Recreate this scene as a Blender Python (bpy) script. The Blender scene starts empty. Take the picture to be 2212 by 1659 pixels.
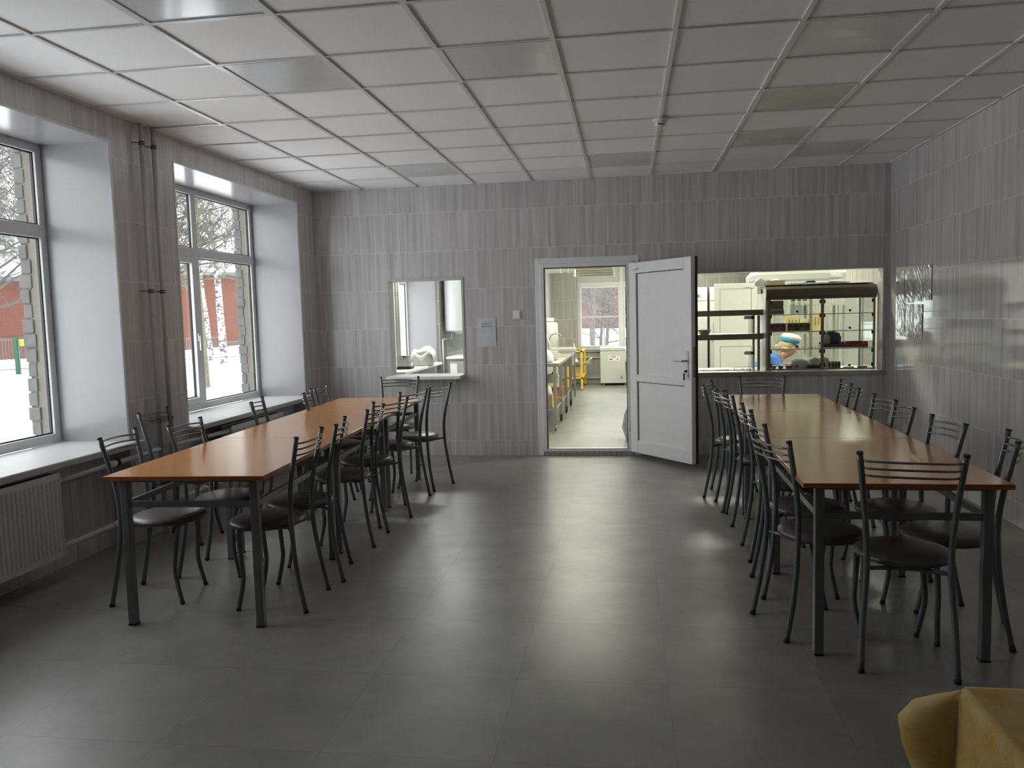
import bpy, bmesh, math, random
from mathutils import Vector, Matrix
random.seed(7)
PI = math.pi
sc = bpy.context.scene
col = sc.collection

# ------------------------------------------------------------------ camera, world, lights, exposure
cam_d = bpy.data.cameras.new('camera')
cam_d.sensor_width = 36.0
cam_d.lens = 1728.8 / 2212 * 36.0
cam_d.clip_start = 0.05
cam_d.clip_end = 400
cam = bpy.data.objects.new('camera', cam_d)
col.objects.link(cam)
YAW, PITCH, ROLL = math.radians(8.3127), math.radians(-4.8596), math.radians(-1.4896)
_f = Vector((-math.sin(YAW) * math.cos(PITCH), math.cos(YAW) * math.cos(PITCH), math.sin(PITCH)))
_r = Vector((math.cos(YAW), math.sin(YAW), 0))
_u = _r.cross(_f)
r2 = _r * math.cos(ROLL) + _u * math.sin(ROLL)
u2 = -_r * math.sin(ROLL) + _u * math.cos(ROLL)
M = Matrix((r2, u2, -_f)).transposed().to_4x4()
M.translation = Vector((0, -8.267, 1.465))
cam.matrix_world = M
sc.camera = cam

w = bpy.data.worlds.new('overcast_sky')
sc.world = w
w.use_nodes = True
wn = w.node_tree.nodes
wn.clear()
wo = wn.new('ShaderNodeOutputWorld'); wb = wn.new('ShaderNodeBackground')
tc = wn.new('ShaderNodeTexCoord'); sp = wn.new('ShaderNodeSeparateXYZ'); cr = wn.new('ShaderNodeValToRGB')
cr.color_ramp.elements[0].position = 0.0; cr.color_ramp.elements[0].color = (0.86, 0.88, 0.90, 1)
cr.color_ramp.elements[1].position = 0.6; cr.color_ramp.elements[1].color = (1.03, 1.02, 1.03, 1)
w.node_tree.links.new(tc.outputs['Generated'], sp.inputs[0])
w.node_tree.links.new(sp.outputs['Z'], cr.inputs[0])
w.node_tree.links.new(cr.outputs[0], wb.inputs[0])
w.node_tree.links.new(wb.outputs[0], wo.inputs[0])
wb.inputs[1].default_value = 5.0

sc.view_settings.view_transform = 'Standard'
sc.view_settings.look = 'None'
sc.view_settings.gamma = 1
sc.view_settings.use_curve_mapping = False
sc.view_settings.exposure = 0.2
sc.cycles.diffuse_bounces = 8
sc.cycles.max_bounces = 14
sc.cycles.transparent_max_bounces = 24

def area(name, loc, rot, sx, sy, power, color=(1, 1, 1), portal=False):
    d = bpy.data.lights.new(name, 'AREA'); d.shape = 'RECTANGLE'; d.size = sx; d.size_y = sy
    d.energy = power; d.color = color
    if portal: d.cycles.is_portal = True
    o = bpy.data.objects.new(name, d); col.objects.link(o); o.location = loc; o.rotation_euler = rot
    return o
KCOL = (1.0, 0.985, 0.82)
KP = 50.0
KLAMPS = [(1.3, 1.3), (1.3, 4.2), (1.3, 7.0), (-0.9, 2.2), (-0.9, 5.6), (3.4, 2.6), (3.4, 6.0)]
for (x, y) in KLAMPS:
    area('kitchen_lamp_light', (x, y, 2.73), (0, 0, 0), 1.15, 0.28, KP, KCOL)
area('serving_room_lamp_light', (-2.5, 3.2, 2.73), (0, 0, 0), 1.1, 0.28, 60, (0.98, 1, 0.93))
# sampling portals on the window openings (they emit nothing)
for (yc, wd) in ((-4.52, 2.2), (-1.55, 2.2), (4.23, 2.2)):
    area('window_portal', (-3.70, yc, 1.69), (0, math.radians(-90), 0), 1.9, wd, 1, portal=True)
area('window_portal', (0.3, 8.85, 1.45), (math.radians(-90), 0, 0), 2.6, 1.3, 1, portal=True)

# ------------------------------------------------------------------ helpers
def _nodes(name):
    m = bpy.data.materials.new(name); m.use_nodes = True
    nt = m.node_tree
    return m, nt, nt.nodes['Principled BSDF']

def mat(name, c, rough=0.5, metal=0.0, var=0.06, scale=8.0, coat=0.0, bump=0.0, spec=0.5, trans=0.0, ior=1.45, stretch=(1, 1, 1)):
    m, nt, b = _nodes(name)
    n = nt.nodes; l = nt.links
    t = n.new('ShaderNodeTexCoord'); mp = n.new('ShaderNodeMapping'); mp.inputs['Scale'].default_value = stretch
    l.new(t.outputs['Object'], mp.inputs[0])
    nz = n.new('ShaderNodeTexNoise'); nz.inputs['Scale'].default_value = scale; nz.inputs['Detail'].default_value = 4
    l.new(mp.outputs[0], nz.inputs['Vector'])
    r = n.new('ShaderNodeValToRGB')
    r.color_ramp.elements[0].position = 0.3; r.color_ramp.elements[1].position = 0.7
    r.color_ramp.elements[0].color = (*[max(0, v * (1 - var)) for v in c], 1)
    r.color_ramp.elements[1].color = (*[min(1, v * (1 + var)) for v in c], 1)
    l.new(nz.outputs['Fac'], r.inputs[0]); l.new(r.outputs[0], b.inputs['Base Color'])
    b.inputs['Roughness'].default_value = rough; b.inputs['Metallic'].default_value = metal
    b.inputs['Specular IOR Level'].default_value = spec
    b.inputs['Coat Weight'].default_value = coat; b.inputs['Coat Roughness'].default_value = 0.08
    b.inputs['Transmission Weight'].default_value = trans; b.inputs['IOR'].default_value = ior
    if bump:
        bp = n.new('ShaderNodeBump'); bp.inputs['Strength'].default_value = bump; bp.inputs['Distance'].default_value = 0.01
        l.new(nz.outputs['Fac'], bp.inputs['Height']); l.new(bp.outputs[0], b.inputs['Normal'])
    return m

def glass_mat(name, tint=(0.95, 0.97, 0.96), refl=1.0):
    m = bpy.data.materials.new(name); m.use_nodes = True
    nt = m.node_tree; n = nt.nodes; l = nt.links; n.clear()
    o = n.new('ShaderNodeOutputMaterial'); mx = n.new('ShaderNodeMixShader'); tr = n.new('ShaderNodeBsdfTransparent')
    gl = n.new('ShaderNodeBsdfGlossy'); gl.inputs['Roughness'].default_value = 0.02
    lw = n.new('ShaderNodeLayerWeight'); lw.inputs['Blend'].default_value = 0.5
    pw = n.new('ShaderNodeMath'); pw.operation = 'POWER'; pw.inputs[1].default_value = 4.0; l.new(lw.outputs['Facing'], pw.inputs[0])
    fr = n.new('ShaderNodeMath'); fr.operation = 'MULTIPLY_ADD'; fr.inputs[1].default_value = 0.6; fr.inputs[2].default_value = 0.035; l.new(pw.outputs[0], fr.inputs[0])
    tr.inputs[0].default_value = (*tint, 1)
    mu = n.new('ShaderNodeMath'); mu.operation = 'MULTIPLY'; mu.inputs[1].default_value = refl
    l.new(fr.outputs[0], mu.inputs[0]); l.new(mu.outputs[0], mx.inputs[0])
    l.new(tr.outputs[0], mx.inputs[1]); l.new(gl.outputs[0], mx.inputs[2]); l.new(mx.outputs[0], o.inputs[0])
    return m

class MB:
    def __init__(s): s.bm = bmesh.new()
    def quad(s, pts):
        return s.bm.faces.new([s.bm.verts.new(p) for p in pts])
    def box(s, x0, x1, y0, y1, z0, z1, mtx=None):
        v = [Vector((x, y, z)) for x in (x0, x1) for y in (y0, y1) for z in (z0, z1)]
        if mtx is not None: v = [mtx @ p for p in v]
        b = [s.bm.verts.new(p) for p in v]
        for f in ((0, 1, 3, 2), (4, 6, 7, 5), (0, 4, 5, 1), (2, 3, 7, 6), (0, 2, 6, 4), (1, 5, 7, 3)):
            s.bm.faces.new([b[i] for i in f])
        return s
    def tube(s, pts, r, n=10, cap=True, smooth=0):
        pts = [Vector(p) for p in pts]
        rs = r if isinstance(r, (list, tuple)) else [r] * len(pts)
        if smooth:
            P, R = [], []
            for i in range(len(pts) - 1):
                p0 = pts[max(0, i - 1)]; p1 = pts[i]; p2 = pts[i + 1]; p3 = pts[min(len(pts) - 1, i + 2)]
                for k in range(smooth):
                    t = k / smooth
                    P.append(0.5 * ((2 * p1) + (p2 - p0) * t + (2 * p0 - 5 * p1 + 4 * p2 - p3) * t * t + (3 * p1 - p0 - 3 * p2 + p3) * t ** 3))
                    R.append(rs[i] * (1 - t) + rs[i + 1] * t)
            P.append(pts[-1]); R.append(rs[-1]); pts, rs = P, R
        rings = []; ref = None
        for i, p in enumerate(pts):
            d = (pts[min(i + 1, len(pts) - 1)] - pts[max(i - 1, 0)]).normalized()
            if ref is None:
                ref = Vector((0, 0, 1)) if abs(d.z) < 0.9 else Vector((1, 0, 0))
            a = (ref - d * ref.dot(d)).normalized(); b = d.cross(a); ref = a
            rings.append([s.bm.verts.new(p + (a * math.cos(2 * PI * k / n) + b * math.sin(2 * PI * k / n)) * rs[i]) for k in range(n)])
        for i in range(len(rings) - 1):
            for k in range(n):
                f = s.bm.faces.new((rings[i][k], rings[i][(k + 1) % n], rings[i + 1][(k + 1) % n], rings[i + 1][k])); f.smooth = True
        if cap:
            s.bm.faces.new(rings[0][::-1]); s.bm.faces.new(rings[-1])
        return s
    def lathe(s, prof, n=24, c=(0, 0, 0), sx=1, sy=1):
        rings = []
        for (r, z) in prof:
            rings.append([s.bm.verts.new((c[0] + r * sx * math.cos(2 * PI * k / n), c[1] + r * sy * math.sin(2 * PI * k / n), c[2] + z)) for k in range(n)])
        for i in range(len(rings) - 1):
            for k in range(n):
                f = s.bm.faces.new((rings[i][k], rings[i][(k + 1) % n], rings[i + 1][(k + 1) % n], rings[i + 1][k])); f.smooth = True
        s.bm.faces.new(rings[0][::-1]); s.bm.faces.new(rings[-1])
        return s
    def prism(s, pts, d):
        d = Vector(d); a = [s.bm.verts.new(p) for p in pts]; b = [s.bm.verts.new(Vector(p) + d) for p in pts]
        s.bm.faces.new(a); s.bm.faces.new(b[::-1])
        for i in range(len(a)):
            j = (i + 1) % len(a); s.bm.faces.new((a[j], a[i], b[i], b[j]))
        return s
    def build(s, name, m, parent=None, bevel=0.0, seg=2, sub=0, shade=False):
        bmesh.ops.recalc_face_normals(s.bm, faces=s.bm.faces)
        me = bpy.data.meshes.new(name); s.bm.to_mesh(me); s.bm.free()
        if shade:
            for p in me.polygons: p.use_smooth = True
        o = bpy.data.objects.new(name, me); col.objects.link(o)
        if m: me.materials.append(m)
        if parent: o.parent = parent
        if bevel:
            md = o.modifiers.new('b', 'BEVEL'); md.width = bevel; md.segments = seg; md.limit_method = 'ANGLE'
        if sub:
            md = o.modifiers.new('s', 'SUBSURF'); md.levels = sub; md.render_levels = sub
        return o

def tag(o, label, cat, group=None, kind=None):
    o['label'] = label; o['category'] = cat
    if group: o['group'] = group
    if kind: o['kind'] = kind
    return o
def empty(name, loc, rz=0.0, label=None, cat=None, group=None):
    o = bpy.data.objects.new(name, None); col.objects.link(o); o.location = loc; o.rotation_euler = (0, 0, rz)
    o.empty_display_size = 0.1
    if label: tag(o, label, cat, group)
    return o
def struct(o): o['kind'] = 'structure'; return o
def copy_tree(o, parent=None):
    c = o.copy(); col.objects.link(c); c.parent = parent
    for ch in KIDS.get(o.name, []): copy_tree(ch, c)
    return c
KIDS = {}
def index_kids():
    KIDS.clear()
    for o in bpy.data.objects:
        if o.parent: KIDS.setdefault(o.parent.name, []).append(o)

# ------------------------------------------------------------------ materials
def wall_mat(name, axis, tw, off, c0, c1, joint, rough=0.19, spec=0.5, zoff=0.16, th=0.4, jw=0.0024, jmix=0.7):
    m, nt, b = _nodes(name); n = nt.nodes; l = nt.links
    g = n.new('ShaderNodeNewGeometry'); s = n.new('ShaderNodeSeparateXYZ'); l.new(g.outputs['Position'], s.inputs[0])
    def mth(op, a, bb=None):
        k = n.new('ShaderNodeMath'); k.operation = op
        for i, v in enumerate((a, bb)):
            if v is None: continue
            if isinstance(v, (int, float)): k.inputs[i].default_value = v
            else: l.new(v, k.inputs[i])
        return k.outputs[0]
    u = mth('DIVIDE', mth('SUBTRACT', s.outputs[axis], off), tw)
    v = mth('DIVIDE', mth('SUBTRACT', s.outputs['Z'], zoff), th)
    fu, fv = mth('FRACT', u), mth('FRACT', v)
    ju = mth('MAXIMUM', mth('LESS_THAN', fu, jw / tw), mth('GREATER_THAN', fu, 1 - jw / tw))
    jv = mth('MAXIMUM', mth('LESS_THAN', fv, jw / th), mth('GREATER_THAN', fv, 1 - jw / th))
    j = mth('MAXIMUM', ju, jv)
    cell = n.new('ShaderNodeCombineXYZ'); l.new(mth('FLOOR', u), cell.inputs[0]); l.new(mth('FLOOR', v), cell.inputs[1])
    wn_ = n.new('ShaderNodeTexWhiteNoise'); wn_.noise_dimensions = '3D'; l.new(cell.outputs[0], wn_.inputs['Vector'])
    cv = n.new('ShaderNodeCombineXYZ')
    l.new(mth('MULTIPLY', s.outputs[axis], 22.0), cv.inputs[0])
    l.new(mth('ADD', mth('MULTIPLY', s.outputs['Z'], 0.7), mth('MULTIPLY', wn_.outputs['Value'], 9.0)), cv.inputs[1])
    nz = n.new('ShaderNodeTexNoise'); nz.inputs['Scale'].default_value = 1.0; nz.inputs['Detail'].default_value = 3.0; nz.inputs['Roughness'].default_value = 0.6
    l.new(cv.outputs[0], nz.inputs['Vector'])
    r = n.new('ShaderNodeValToRGB'); r.color_ramp.elements[0].position = 0.32; r.color_ramp.elements[1].position = 0.66
    r.color_ramp.elements[0].color = (*c0, 1); r.color_ramp.elements[1].color = (*c1, 1)
    l.new(nz.outputs['Fac'], r.inputs[0])
    mx = n.new('ShaderNodeMix'); mx.data_type = 'RGBA'
    l.new(mth('MULTIPLY', j, jmix), mx.inputs['Factor']); l.new(r.outputs[0], mx.inputs['A']); mx.inputs['B'].default_value = (*joint, 1)
    l.new(mx.outputs['Result'], b.inputs['Base Color'])
    b.inputs['Roughness'].default_value = rough; b.inputs['Specular IOR Level'].default_value = spec
    bp = n.new('ShaderNodeBump'); bp.inputs['Strength'].default_value = 0.25; bp.inputs['Distance'].default_value = 0.002; bp.invert = True
    l.new(j, bp.inputs['Height'])
    # each tile sits at its own minute tilt
    l.new(bp.outputs[0], b.inputs['Normal'])
    vs = n.new('ShaderNodeVectorMath'); vs.operation = 'SUBTRACT'; l.new(wn_.outputs['Color'], vs.inputs[0]); vs.inputs[1].default_value = (0.5, 0.5, 0.5)
    vm = n.new('ShaderNodeVectorMath'); vm.operation = 'SCALE'; vm.inputs['Scale'].default_value = 0.006; l.new(vs.outputs[0], vm.inputs[0])
    va = n.new('ShaderNodeVectorMath'); va.operation = 'ADD'; l.new(bp.outputs[0], va.inputs[0]); l.new(vm.outputs[0], va.inputs[1])
    vn = n.new('ShaderNodeVectorMath'); vn.operation = 'NORMALIZE'; l.new(va.outputs[0], vn.inputs[0]); l.new(vn.outputs[0], b.inputs['Normal'])
    return m
WC0, WC1, WJ = (0.435, 0.42, 0.42), (0.63, 0.612, 0.612), (0.78, 0.76, 0.75)
M_wall_x = wall_mat('glazed wall tile across', 'X', 0.268, -2.10, WC0, WC1, WJ)
M_wall_y = wall_mat('glazed wall tile along', 'Y', 0.268, -0.05, WC0, WC1, WJ, rough=0.07, spec=0.95)
KC0, KC1 = (0.30, 0.30, 0.275), (0.40, 0.40, 0.375)
M_kwall_x = wall_mat('kitchen tile across', 'X', 0.268, 0, KC0, KC1, (0.7, 0.7, 0.66), rough=0.25)
M_kwall_y = wall_mat('kitchen tile along', 'Y', 0.268, 0, KC0, KC1, (0.7, 0.7, 0.66), rough=0.25)
M_ktile = wall_mat('white kitchen tile', 'Y', 0.2, 0, (0.58, 0.59, 0.53), (0.64, 0.64, 0.59), (0.5, 0.5, 0.46), rough=0.2, th=0.3)

def floor_mat(name, c0, c1, rough0=0.22, rough1=0.38):
    m, nt, b = _nodes(name); n = nt.nodes; l = nt.links
    g = n.new('ShaderNodeNewGeometry'); s = n.new('ShaderNodeSeparateXYZ'); l.new(g.outputs['Position'], s.inputs[0])
    def mth(op, a, bb=None):
        k = n.new('ShaderNodeMath'); k.operation = op
        for i, v in enumerate((a, bb)):
            if v is None: continue
            if isinstance(v, (int, float)): k.inputs[i].default_value = v
            else: l.new(v, k.inputs[i])
        return k.outputs[0]
    u = mth('DIVIDE', mth('SUBTRACT', s.outputs['X'], 0.137), 0.598)
    v = mth('DIVIDE', mth('SUBTRACT', s.outputs['Y'], -3.36), 0.605)
    fu, fv = mth('FRACT', u), mth('FRACT', v)
    j = mth('MAXIMUM', mth('LESS_THAN', fu, 0.005), mth('LESS_THAN', fv, 0.006))
    cell = n.new('ShaderNodeCombineXYZ'); l.new(mth('FLOOR', u), cell.inputs[0]); l.new(mth('FLOOR', v), cell.inputs[1])
    wn_ = n.new('ShaderNodeTexWhiteNoise'); l.new(cell.outputs[0], wn_.inputs['Vector'])
    mp = n.new('ShaderNodeVectorMath'); mp.operation = 'MULTIPLY_ADD'; mp.inputs[1].default_value = (3, 3, 3)
    l.new(wn_.outputs['Color'], mp.inputs[0]); l.new(g.outputs['Position'], mp.inputs[2])
    n1 = n.new('ShaderNodeTexNoise'); n1.inputs['Scale'].default_value = 3.4; n1.inputs['Detail'].default_value = 9; n1.inputs['Roughness'].default_value = 0.62; n1.inputs['Distortion'].default_value = 0.0
    l.new(mp.outputs[0], n1.inputs['Vector'])
    n2 = n.new('ShaderNodeTexNoise'); n2.inputs['Scale'].default_value = 1.1; n2.inputs['Detail'].default_value = 5; l.new(g.outputs['Position'], n2.inputs['Vector'])
    r = n.new('ShaderNodeValToRGB'); r.color_ramp.elements[0].position = 0.32; r.color_ramp.elements[1].position = 0.70
    r.color_ramp.elements[0].color = (*c0, 1); r.color_ramp.elements[1].color = (*c1, 1)
    l.new(n1.outputs['Fac'], r.inputs[0])
    mx = n.new('ShaderNodeMix'); mx.data_type = 'RGBA'; l.new(mth('MULTIPLY', j, 0.32), mx.inputs['Factor'])
    l.new(r.outputs[0], mx.inputs['A']); mx.inputs['B'].default_value = (0.03, 0.03, 0.028, 1)
    l.new(mx.outputs['Result'], b.inputs['Base Color'])
    mr = n.new('ShaderNodeMapRange'); mr.inputs['From Min'].default_value = 0.3; mr.inputs['From Max'].default_value = 0.7
    mr.inputs['To Min'].default_value = rough0; mr.inputs['To Max'].default_value = rough1; b.inputs['Specular IOR Level'].default_value = 0.75
    l.new(n2.outputs['Fac'], mr.inputs['Value']); l.new(mr.outputs[0], b.inputs['Roughness'])
    return m
M_floor = floor_mat('grey vinyl floor', (0.20, 0.198, 0.190), (0.285, 0.278, 0.26), 0.31, 0.38)
M_kfloor = floor_mat('kitchen vinyl floor', (0.185, 0.187, 0.165), (0.235, 0.237, 0.21), 0.3, 0.45)

def ceil_mat():
    m, nt, b = _nodes('ceiling board'); n = nt.nodes; l = nt.links
    g = n.new('ShaderNodeNewGeometry')
    mp = n.new('ShaderNodeMapping'); mp.vector_type = 'POINT'; mp.inputs['Location'].default_value = (1.551 / 0.6, -0.05 / 0.6, 0); mp.inputs['Scale'].default_value = (1 / 0.6, 1 / 0.6, 0)
    l.new(g.outputs['Position'], mp.inputs[0])
    fl = n.new('ShaderNodeVectorMath'); fl.operation = 'FLOOR'; l.new(mp.outputs[0], fl.inputs[0])
    wn_ = n.new('ShaderNodeTexWhiteNoise'); l.new(fl.outputs[0], wn_.inputs['Vector'])
    nz = n.new('ShaderNodeTexNoise'); nz.inputs['Scale'].default_value = 160; nz.inputs['Detail'].default_value = 2; l.new(g.outputs['Position'], nz.inputs['Vector'])
    ad = n.new('ShaderNodeMath'); ad.operation = 'MULTIPLY_ADD'; ad.inputs[1].default_value = 0.5; l.new(nz.outputs['Fac'], ad.inputs[0]); l.new(wn_.outputs['Value'], ad.inputs[2])
    r = n.new('ShaderNodeValToRGB'); r.color_ramp.elements[0].color = (0.86, 0.855, 0.85, 1); r.color_ramp.elements[1].color = (0.92, 0.915, 0.91, 1); r.color_ramp.elements[1].position = 1.0
    l.new(ad.outputs[0], r.inputs[0]); l.new(r.outputs[0], b.inputs['Base Color']); b.inputs['Roughness'].default_value = 0.8
    return m
M_ceil = ceil_mat()
M_grid = mat('white enamelled ceiling bar', (0.70, 0.70, 0.69), 0.3, var=0.03)
M_diff = mat('prismatic lamp cover', (0.66, 0.67, 0.67), 0.22, var=0.04, coat=0.2, bump=0.02, scale=3)
M_diff2 = mat('aged lamp cover', (0.60, 0.59, 0.50), 0.25, var=0.12, scale=3)
M_pvc = mat('white pvc', (0.74, 0.74, 0.74), 0.28, var=0.02)
M_pvc2 = mat('white door pvc', (0.80, 0.79, 0.80), 0.35, var=0.02)
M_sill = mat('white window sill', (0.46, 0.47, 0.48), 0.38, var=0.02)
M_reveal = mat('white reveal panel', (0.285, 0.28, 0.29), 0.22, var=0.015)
M_seal = mat('black rubber seal', (0.02, 0.02, 0.022), 0.6)
M_glass = glass_mat('window pane glass')
M_cglass = glass_mat('display case glass', (0.90, 0.92, 0.90), 0.8)
M_chair = mat('dark grey chair enamel', (0.125, 0.137, 0.14), 0.32, 0.2, var=0.08)
M_chrome = mat('chrome', (0.55, 0.56, 0.56), 0.14, 1.0, var=0.03)
M_rail = mat('polished grey rod', (0.20, 0.21, 0.21), 0.22, 0.8, var=0.05)
M_seat = mat('black leatherette', (0.085, 0.078, 0.076), 0.34, var=0.15, scale=30, bump=0.06)
M_cap = mat('black rubber cap', (0.012, 0.012, 0.012), 0.5)
M_frame = mat('grey table enamel', (0.15, 0.163, 0.163), 0.33, 0.2, var=0.06)
M_rad = mat('cream radiator enamel', (0.62, 0.61, 0.57), 0.4, var=0.03)
M_pipe = mat('painted pipe', (0.62, 0.61, 0.58), 0.35, var=0.05)
M_pipeg = mat('grey painted pipe', (0.52, 0.50, 0.50), 0.3, var=0.05)
M_black = mat('black plastic', (0.015, 0.015, 0.015), 0.4)
M_steel = mat('brushed steel', (0.50, 0.50, 0.47), 0.32, 0.9, var=0.08, scale=20)
M_dsteel = mat('dark steel bar', (0.24, 0.22, 0.155), 0.45, 0.2, var=0.1)
M_heater = mat('heater enamel', (0.50, 0.51, 0.50), 0.3, var=0.02)
M_white = mat('white enamel', (0.55, 0.565, 0.53), 0.3, var=0.02)
M_paper = mat('paper', (0.62, 0.62, 0.64), 0.7, var=0.05, scale=14, bump=0.1)
M_ink = mat('grey print', (0.16, 0.16, 0.17), 0.7)
M_cloth = mat('white cloth', (0.78, 0.78, 0.79), 0.8, var=0.06, bump=0.3, scale=6)
M_card = mat('cardboard', (0.52, 0.40, 0.20), 0.75, var=0.12)
M_card2 = mat('yellow carton', (0.72, 0.60, 0.30), 0.7, var=0.08)
M_yel = mat('yellow painted steel', (0.72, 0.50, 0.06), 0.4, var=0.08)
M_red = mat('red plastic', (0.65, 0.05, 0.03), 0.4, var=0.1)
M_dred = mat('dark red plastic', (0.28, 0.03, 0.025), 0.4, var=0.1)
M_blue = mat('blue cloth', (0.07, 0.19, 0.52), 0.75, var=0.15, bump=0.3, scale=12)
M_cyan = mat('bright blue band', (0.01, 0.32, 0.62), 0.6, var=0.1)
M_skin = mat('skin', (0.56, 0.34, 0.25), 0.5, var=0.08)
M_hair = mat('blond hair', (0.60, 0.46, 0.24), 0.6, var=0.25, scale=40, bump=0.5)
M_orange = mat('orange plastic', (0.75, 0.30, 0.03), 0.45)
M_clear = glass_mat('clear plastic', (0.86, 0.88, 0.88), 1.6)
M_foil = mat('foil', (0.62, 0.62, 0.60), 0.22, 0.9, var=0.2, bump=0.8, scale=25)
M_navy = mat('navy bag', (0.015, 0.05, 0.10), 0.35, var=0.4, bump=0.5, scale=20)
M_brown = mat('brown jar', (0.22, 0.14, 0.04), 0.3, var=0.3)
M_carton = mat('olive carton print', (0.26, 0.25, 0.13), 0.45, var=0.2)
M_carton_r = mat('reddish carton print', (0.36, 0.20, 0.165), 0.45, var=0.2)
M_amber = glass_mat('smoked canopy', (0.2, 0.2, 0.2))
M_canopy = mat('smoked brown canopy', (0.16, 0.13, 0.085), 0.35, var=0.1, coat=0.4)
M_film = mat('pale blue plastic sack', (0.42, 0.50, 0.56), 0.25, var=0.25, bump=0.6, scale=14)
M_mdf = mat('white worktop', (0.80, 0.80, 0.76), 0.35, var=0.02)

def wood_mat(name, a, b_):
    m, nt, b = _nodes(name); n = nt.nodes; l = nt.links
    t = n.new('ShaderNodeTexCoord'); mp = n.new('ShaderNodeMapping'); mp.inputs['Scale'].default_value = (9, 1.1, 1)
    l.new(t.outputs['Object'], mp.inputs[0])
    nz = n.new('ShaderNodeTexNoise'); nz.inputs['Scale'].default_value = 2; nz.inputs['Detail'].default_value = 3
    l.new(mp.outputs[0], nz.inputs['Vector'])
    r = n.new('ShaderNodeValToRGB'); r.color_ramp.elements[0].position = 0.3; r.color_ramp.elements[1].position = 0.72
    r.color_ramp.elements[0].color = (*a, 1); r.color_ramp.elements[1].color = (*b_, 1)
    l.new(nz.outputs['Fac'], r.inputs[0]); l.new(r.outputs[0], b.inputs['Base Color'])
    b.inputs['Roughness'].default_value = 0.17; b.inputs['Specular IOR Level'].default_value = 0.5
    return m
M_wood = wood_mat('alder laminate', (0.585, 0.272, 0.098), (0.590, 0.276, 0.1))
M_edge = mat('dark orange table edge', (0.30, 0.085, 0.022), 0.4)

# ------------------------------------------------------------------ setting: room shell
XL, XR, YF, H = -3.30, 2.52, -9.6, 2.835
XO, XIN = -3.965, -3.79      # outer wall face, window plane
W1 = (-5.64, -3.40); W2 = (-2.67, -0.43); W3 = (3.11, 5.35)
ZS, ZT = 0.70, 2.665
KY = 8.72                    # kitchen back wall
KX = 4.6                     # kitchen right wall
PX = -1.60                   # partition between kitchen and serving room

f = MB(); f.box(-3.62, XR + 0.2, YF - 0.2, 0.0, -0.12, 0.0)
struct(f.build('floor', M_floor))
f = MB(); f.box(-3.62, KX + 0.2, 0.0, KY + 0.5, -0.12, 0.0)
struct(f.build('floor_kitchen', M_kfloor))

def wall_with_holes(name, m, axis, a0, a1, t0, t1, holes, z1=H + 0.10):
    """axis 'x': wall runs along x, thickness t0..t1 in y. holes: (a, b, zlo, zhi)"""
    b = MB()
    def bx(u0, u1, z0, zz):
        if u1 - u0 < 1e-4 or zz - z0 < 1e-4: return
        if axis == 'x': b.box(u0, u1, t0, t1, z0, zz)
        else: b.box(t0, t1, u0, u1, z0, zz)
    cur = a0
    for (u0, u1, lo, hi) in sorted(holes):
        bx(cur, u0, 0, z1); bx(u0, u1, 0, lo); bx(u0, u1, hi, z1); cur = u1
    bx(cur, a1, 0, z1)
    return struct(b.build(name, m))
DX0, DX1 = -0.90, 0.06       # door hole
HL = (-2.507, -1.712, 0.862, 1.865)
HR = (0.660, 2.465, 0.83, 1.845)
wall_with_holes('wall_back', M_wall_x, 'x', XL, XR, 0.0, 0.13, [HL, (DX0, DX1, 0.0, 2.0), HR])
# plain plaster/tile on the kitchen side of that wall
wall_with_holes('wall_back_kitchen', M_kwall_x, 'x', XL, KX, 0.131, 0.16, [HL, (DX0, DX1, 0.0, 2.0), HR])
# left wall: the niche under each sill is 0.14 deep
def left_wall():
    b = MB()
    zt = H + 0.10
    def seg(y0, y1): b.box(XO, XL, y0, y1, -0.1, zt)
    segs = [(YF, W1[0]), (W1[1], W2[0]), (W2[1], W3[0]), (W3[1], KY + 0.4)]
    for s_ in segs: seg(*s_)
    for (y0, y1) in (W1, W2, W3):
        b.box(XO, XL - 0.14, y0, y1, -0.1, ZS - 0.045)
        b.box(XO, XL, y0, y1, ZT, zt)
    return struct(b.build('wall_left', M_wall_y))
left_wall()
struct(MB().box(XR, XR + 0.15, YF, 0.0, -0.1, H + 0.1).build('wall_right', M_wall_y))
struct(MB().box(XL, XR, YF - 0.15, YF, -0.1, H + 0.1).build('wall_front', M_wall_x))
# kitchen and serving room shell
KW = (-1.06, 1.10, 0.70, 2.62)
kb = MB()
kb.box(PX, KW[0], KY, KY + 0.45, 0, H + 0.1); kb.box(KW[1], KX, KY, KY + 0.45, 0, H + 0.1)
kb.box(KW[0], KW[1], KY, KY + 0.45, 0, KW[2]); kb.box(KW[0], KW[1], KY, KY + 0.45, KW[3], H + 0.1)
struct(kb.build('wall_kitchen_back', M_kwall_x))
struct(MB().box(KX, KX + 0.15, 0.161, KY + 0.45, 0, H + 0.1).build('wall_kitchen_right', M_ktile))
M_plast = mat('white plaster', (0.58, 0.58, 0.57), 0.7, var=0.02)
struct(MB().box(PX - 0.06, PX, 0.161, KY, 0, H + 0.1).build('wall_partition', M_plast))
struct(MB().box(XL, PX - 0.061, 5.92, 6.05, 0, H + 0.1).build('wall_serving_back', M_plast))
# ceilings
cb = MB(); cb.box(XL, XR, YF, 0.0, H + 0.006, H + 0.06)
ceiling = struct(cb.build('ceiling', M_ceil))
cb = MB(); cb.box(XL, KX, 0.16, KY, H, H + 0.06)
struct(cb.build('ceiling_kitchen', mat('kitchen ceiling paint', (0.78, 0.79, 0.74), 0.7, var=0.02)))
struct(MB().box(XO - 0.1, KX + 0.2, YF - 0.2, KY + 0.5, H + 0.11, H + 0.2).build('ceiling_slab', M_plast))
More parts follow.
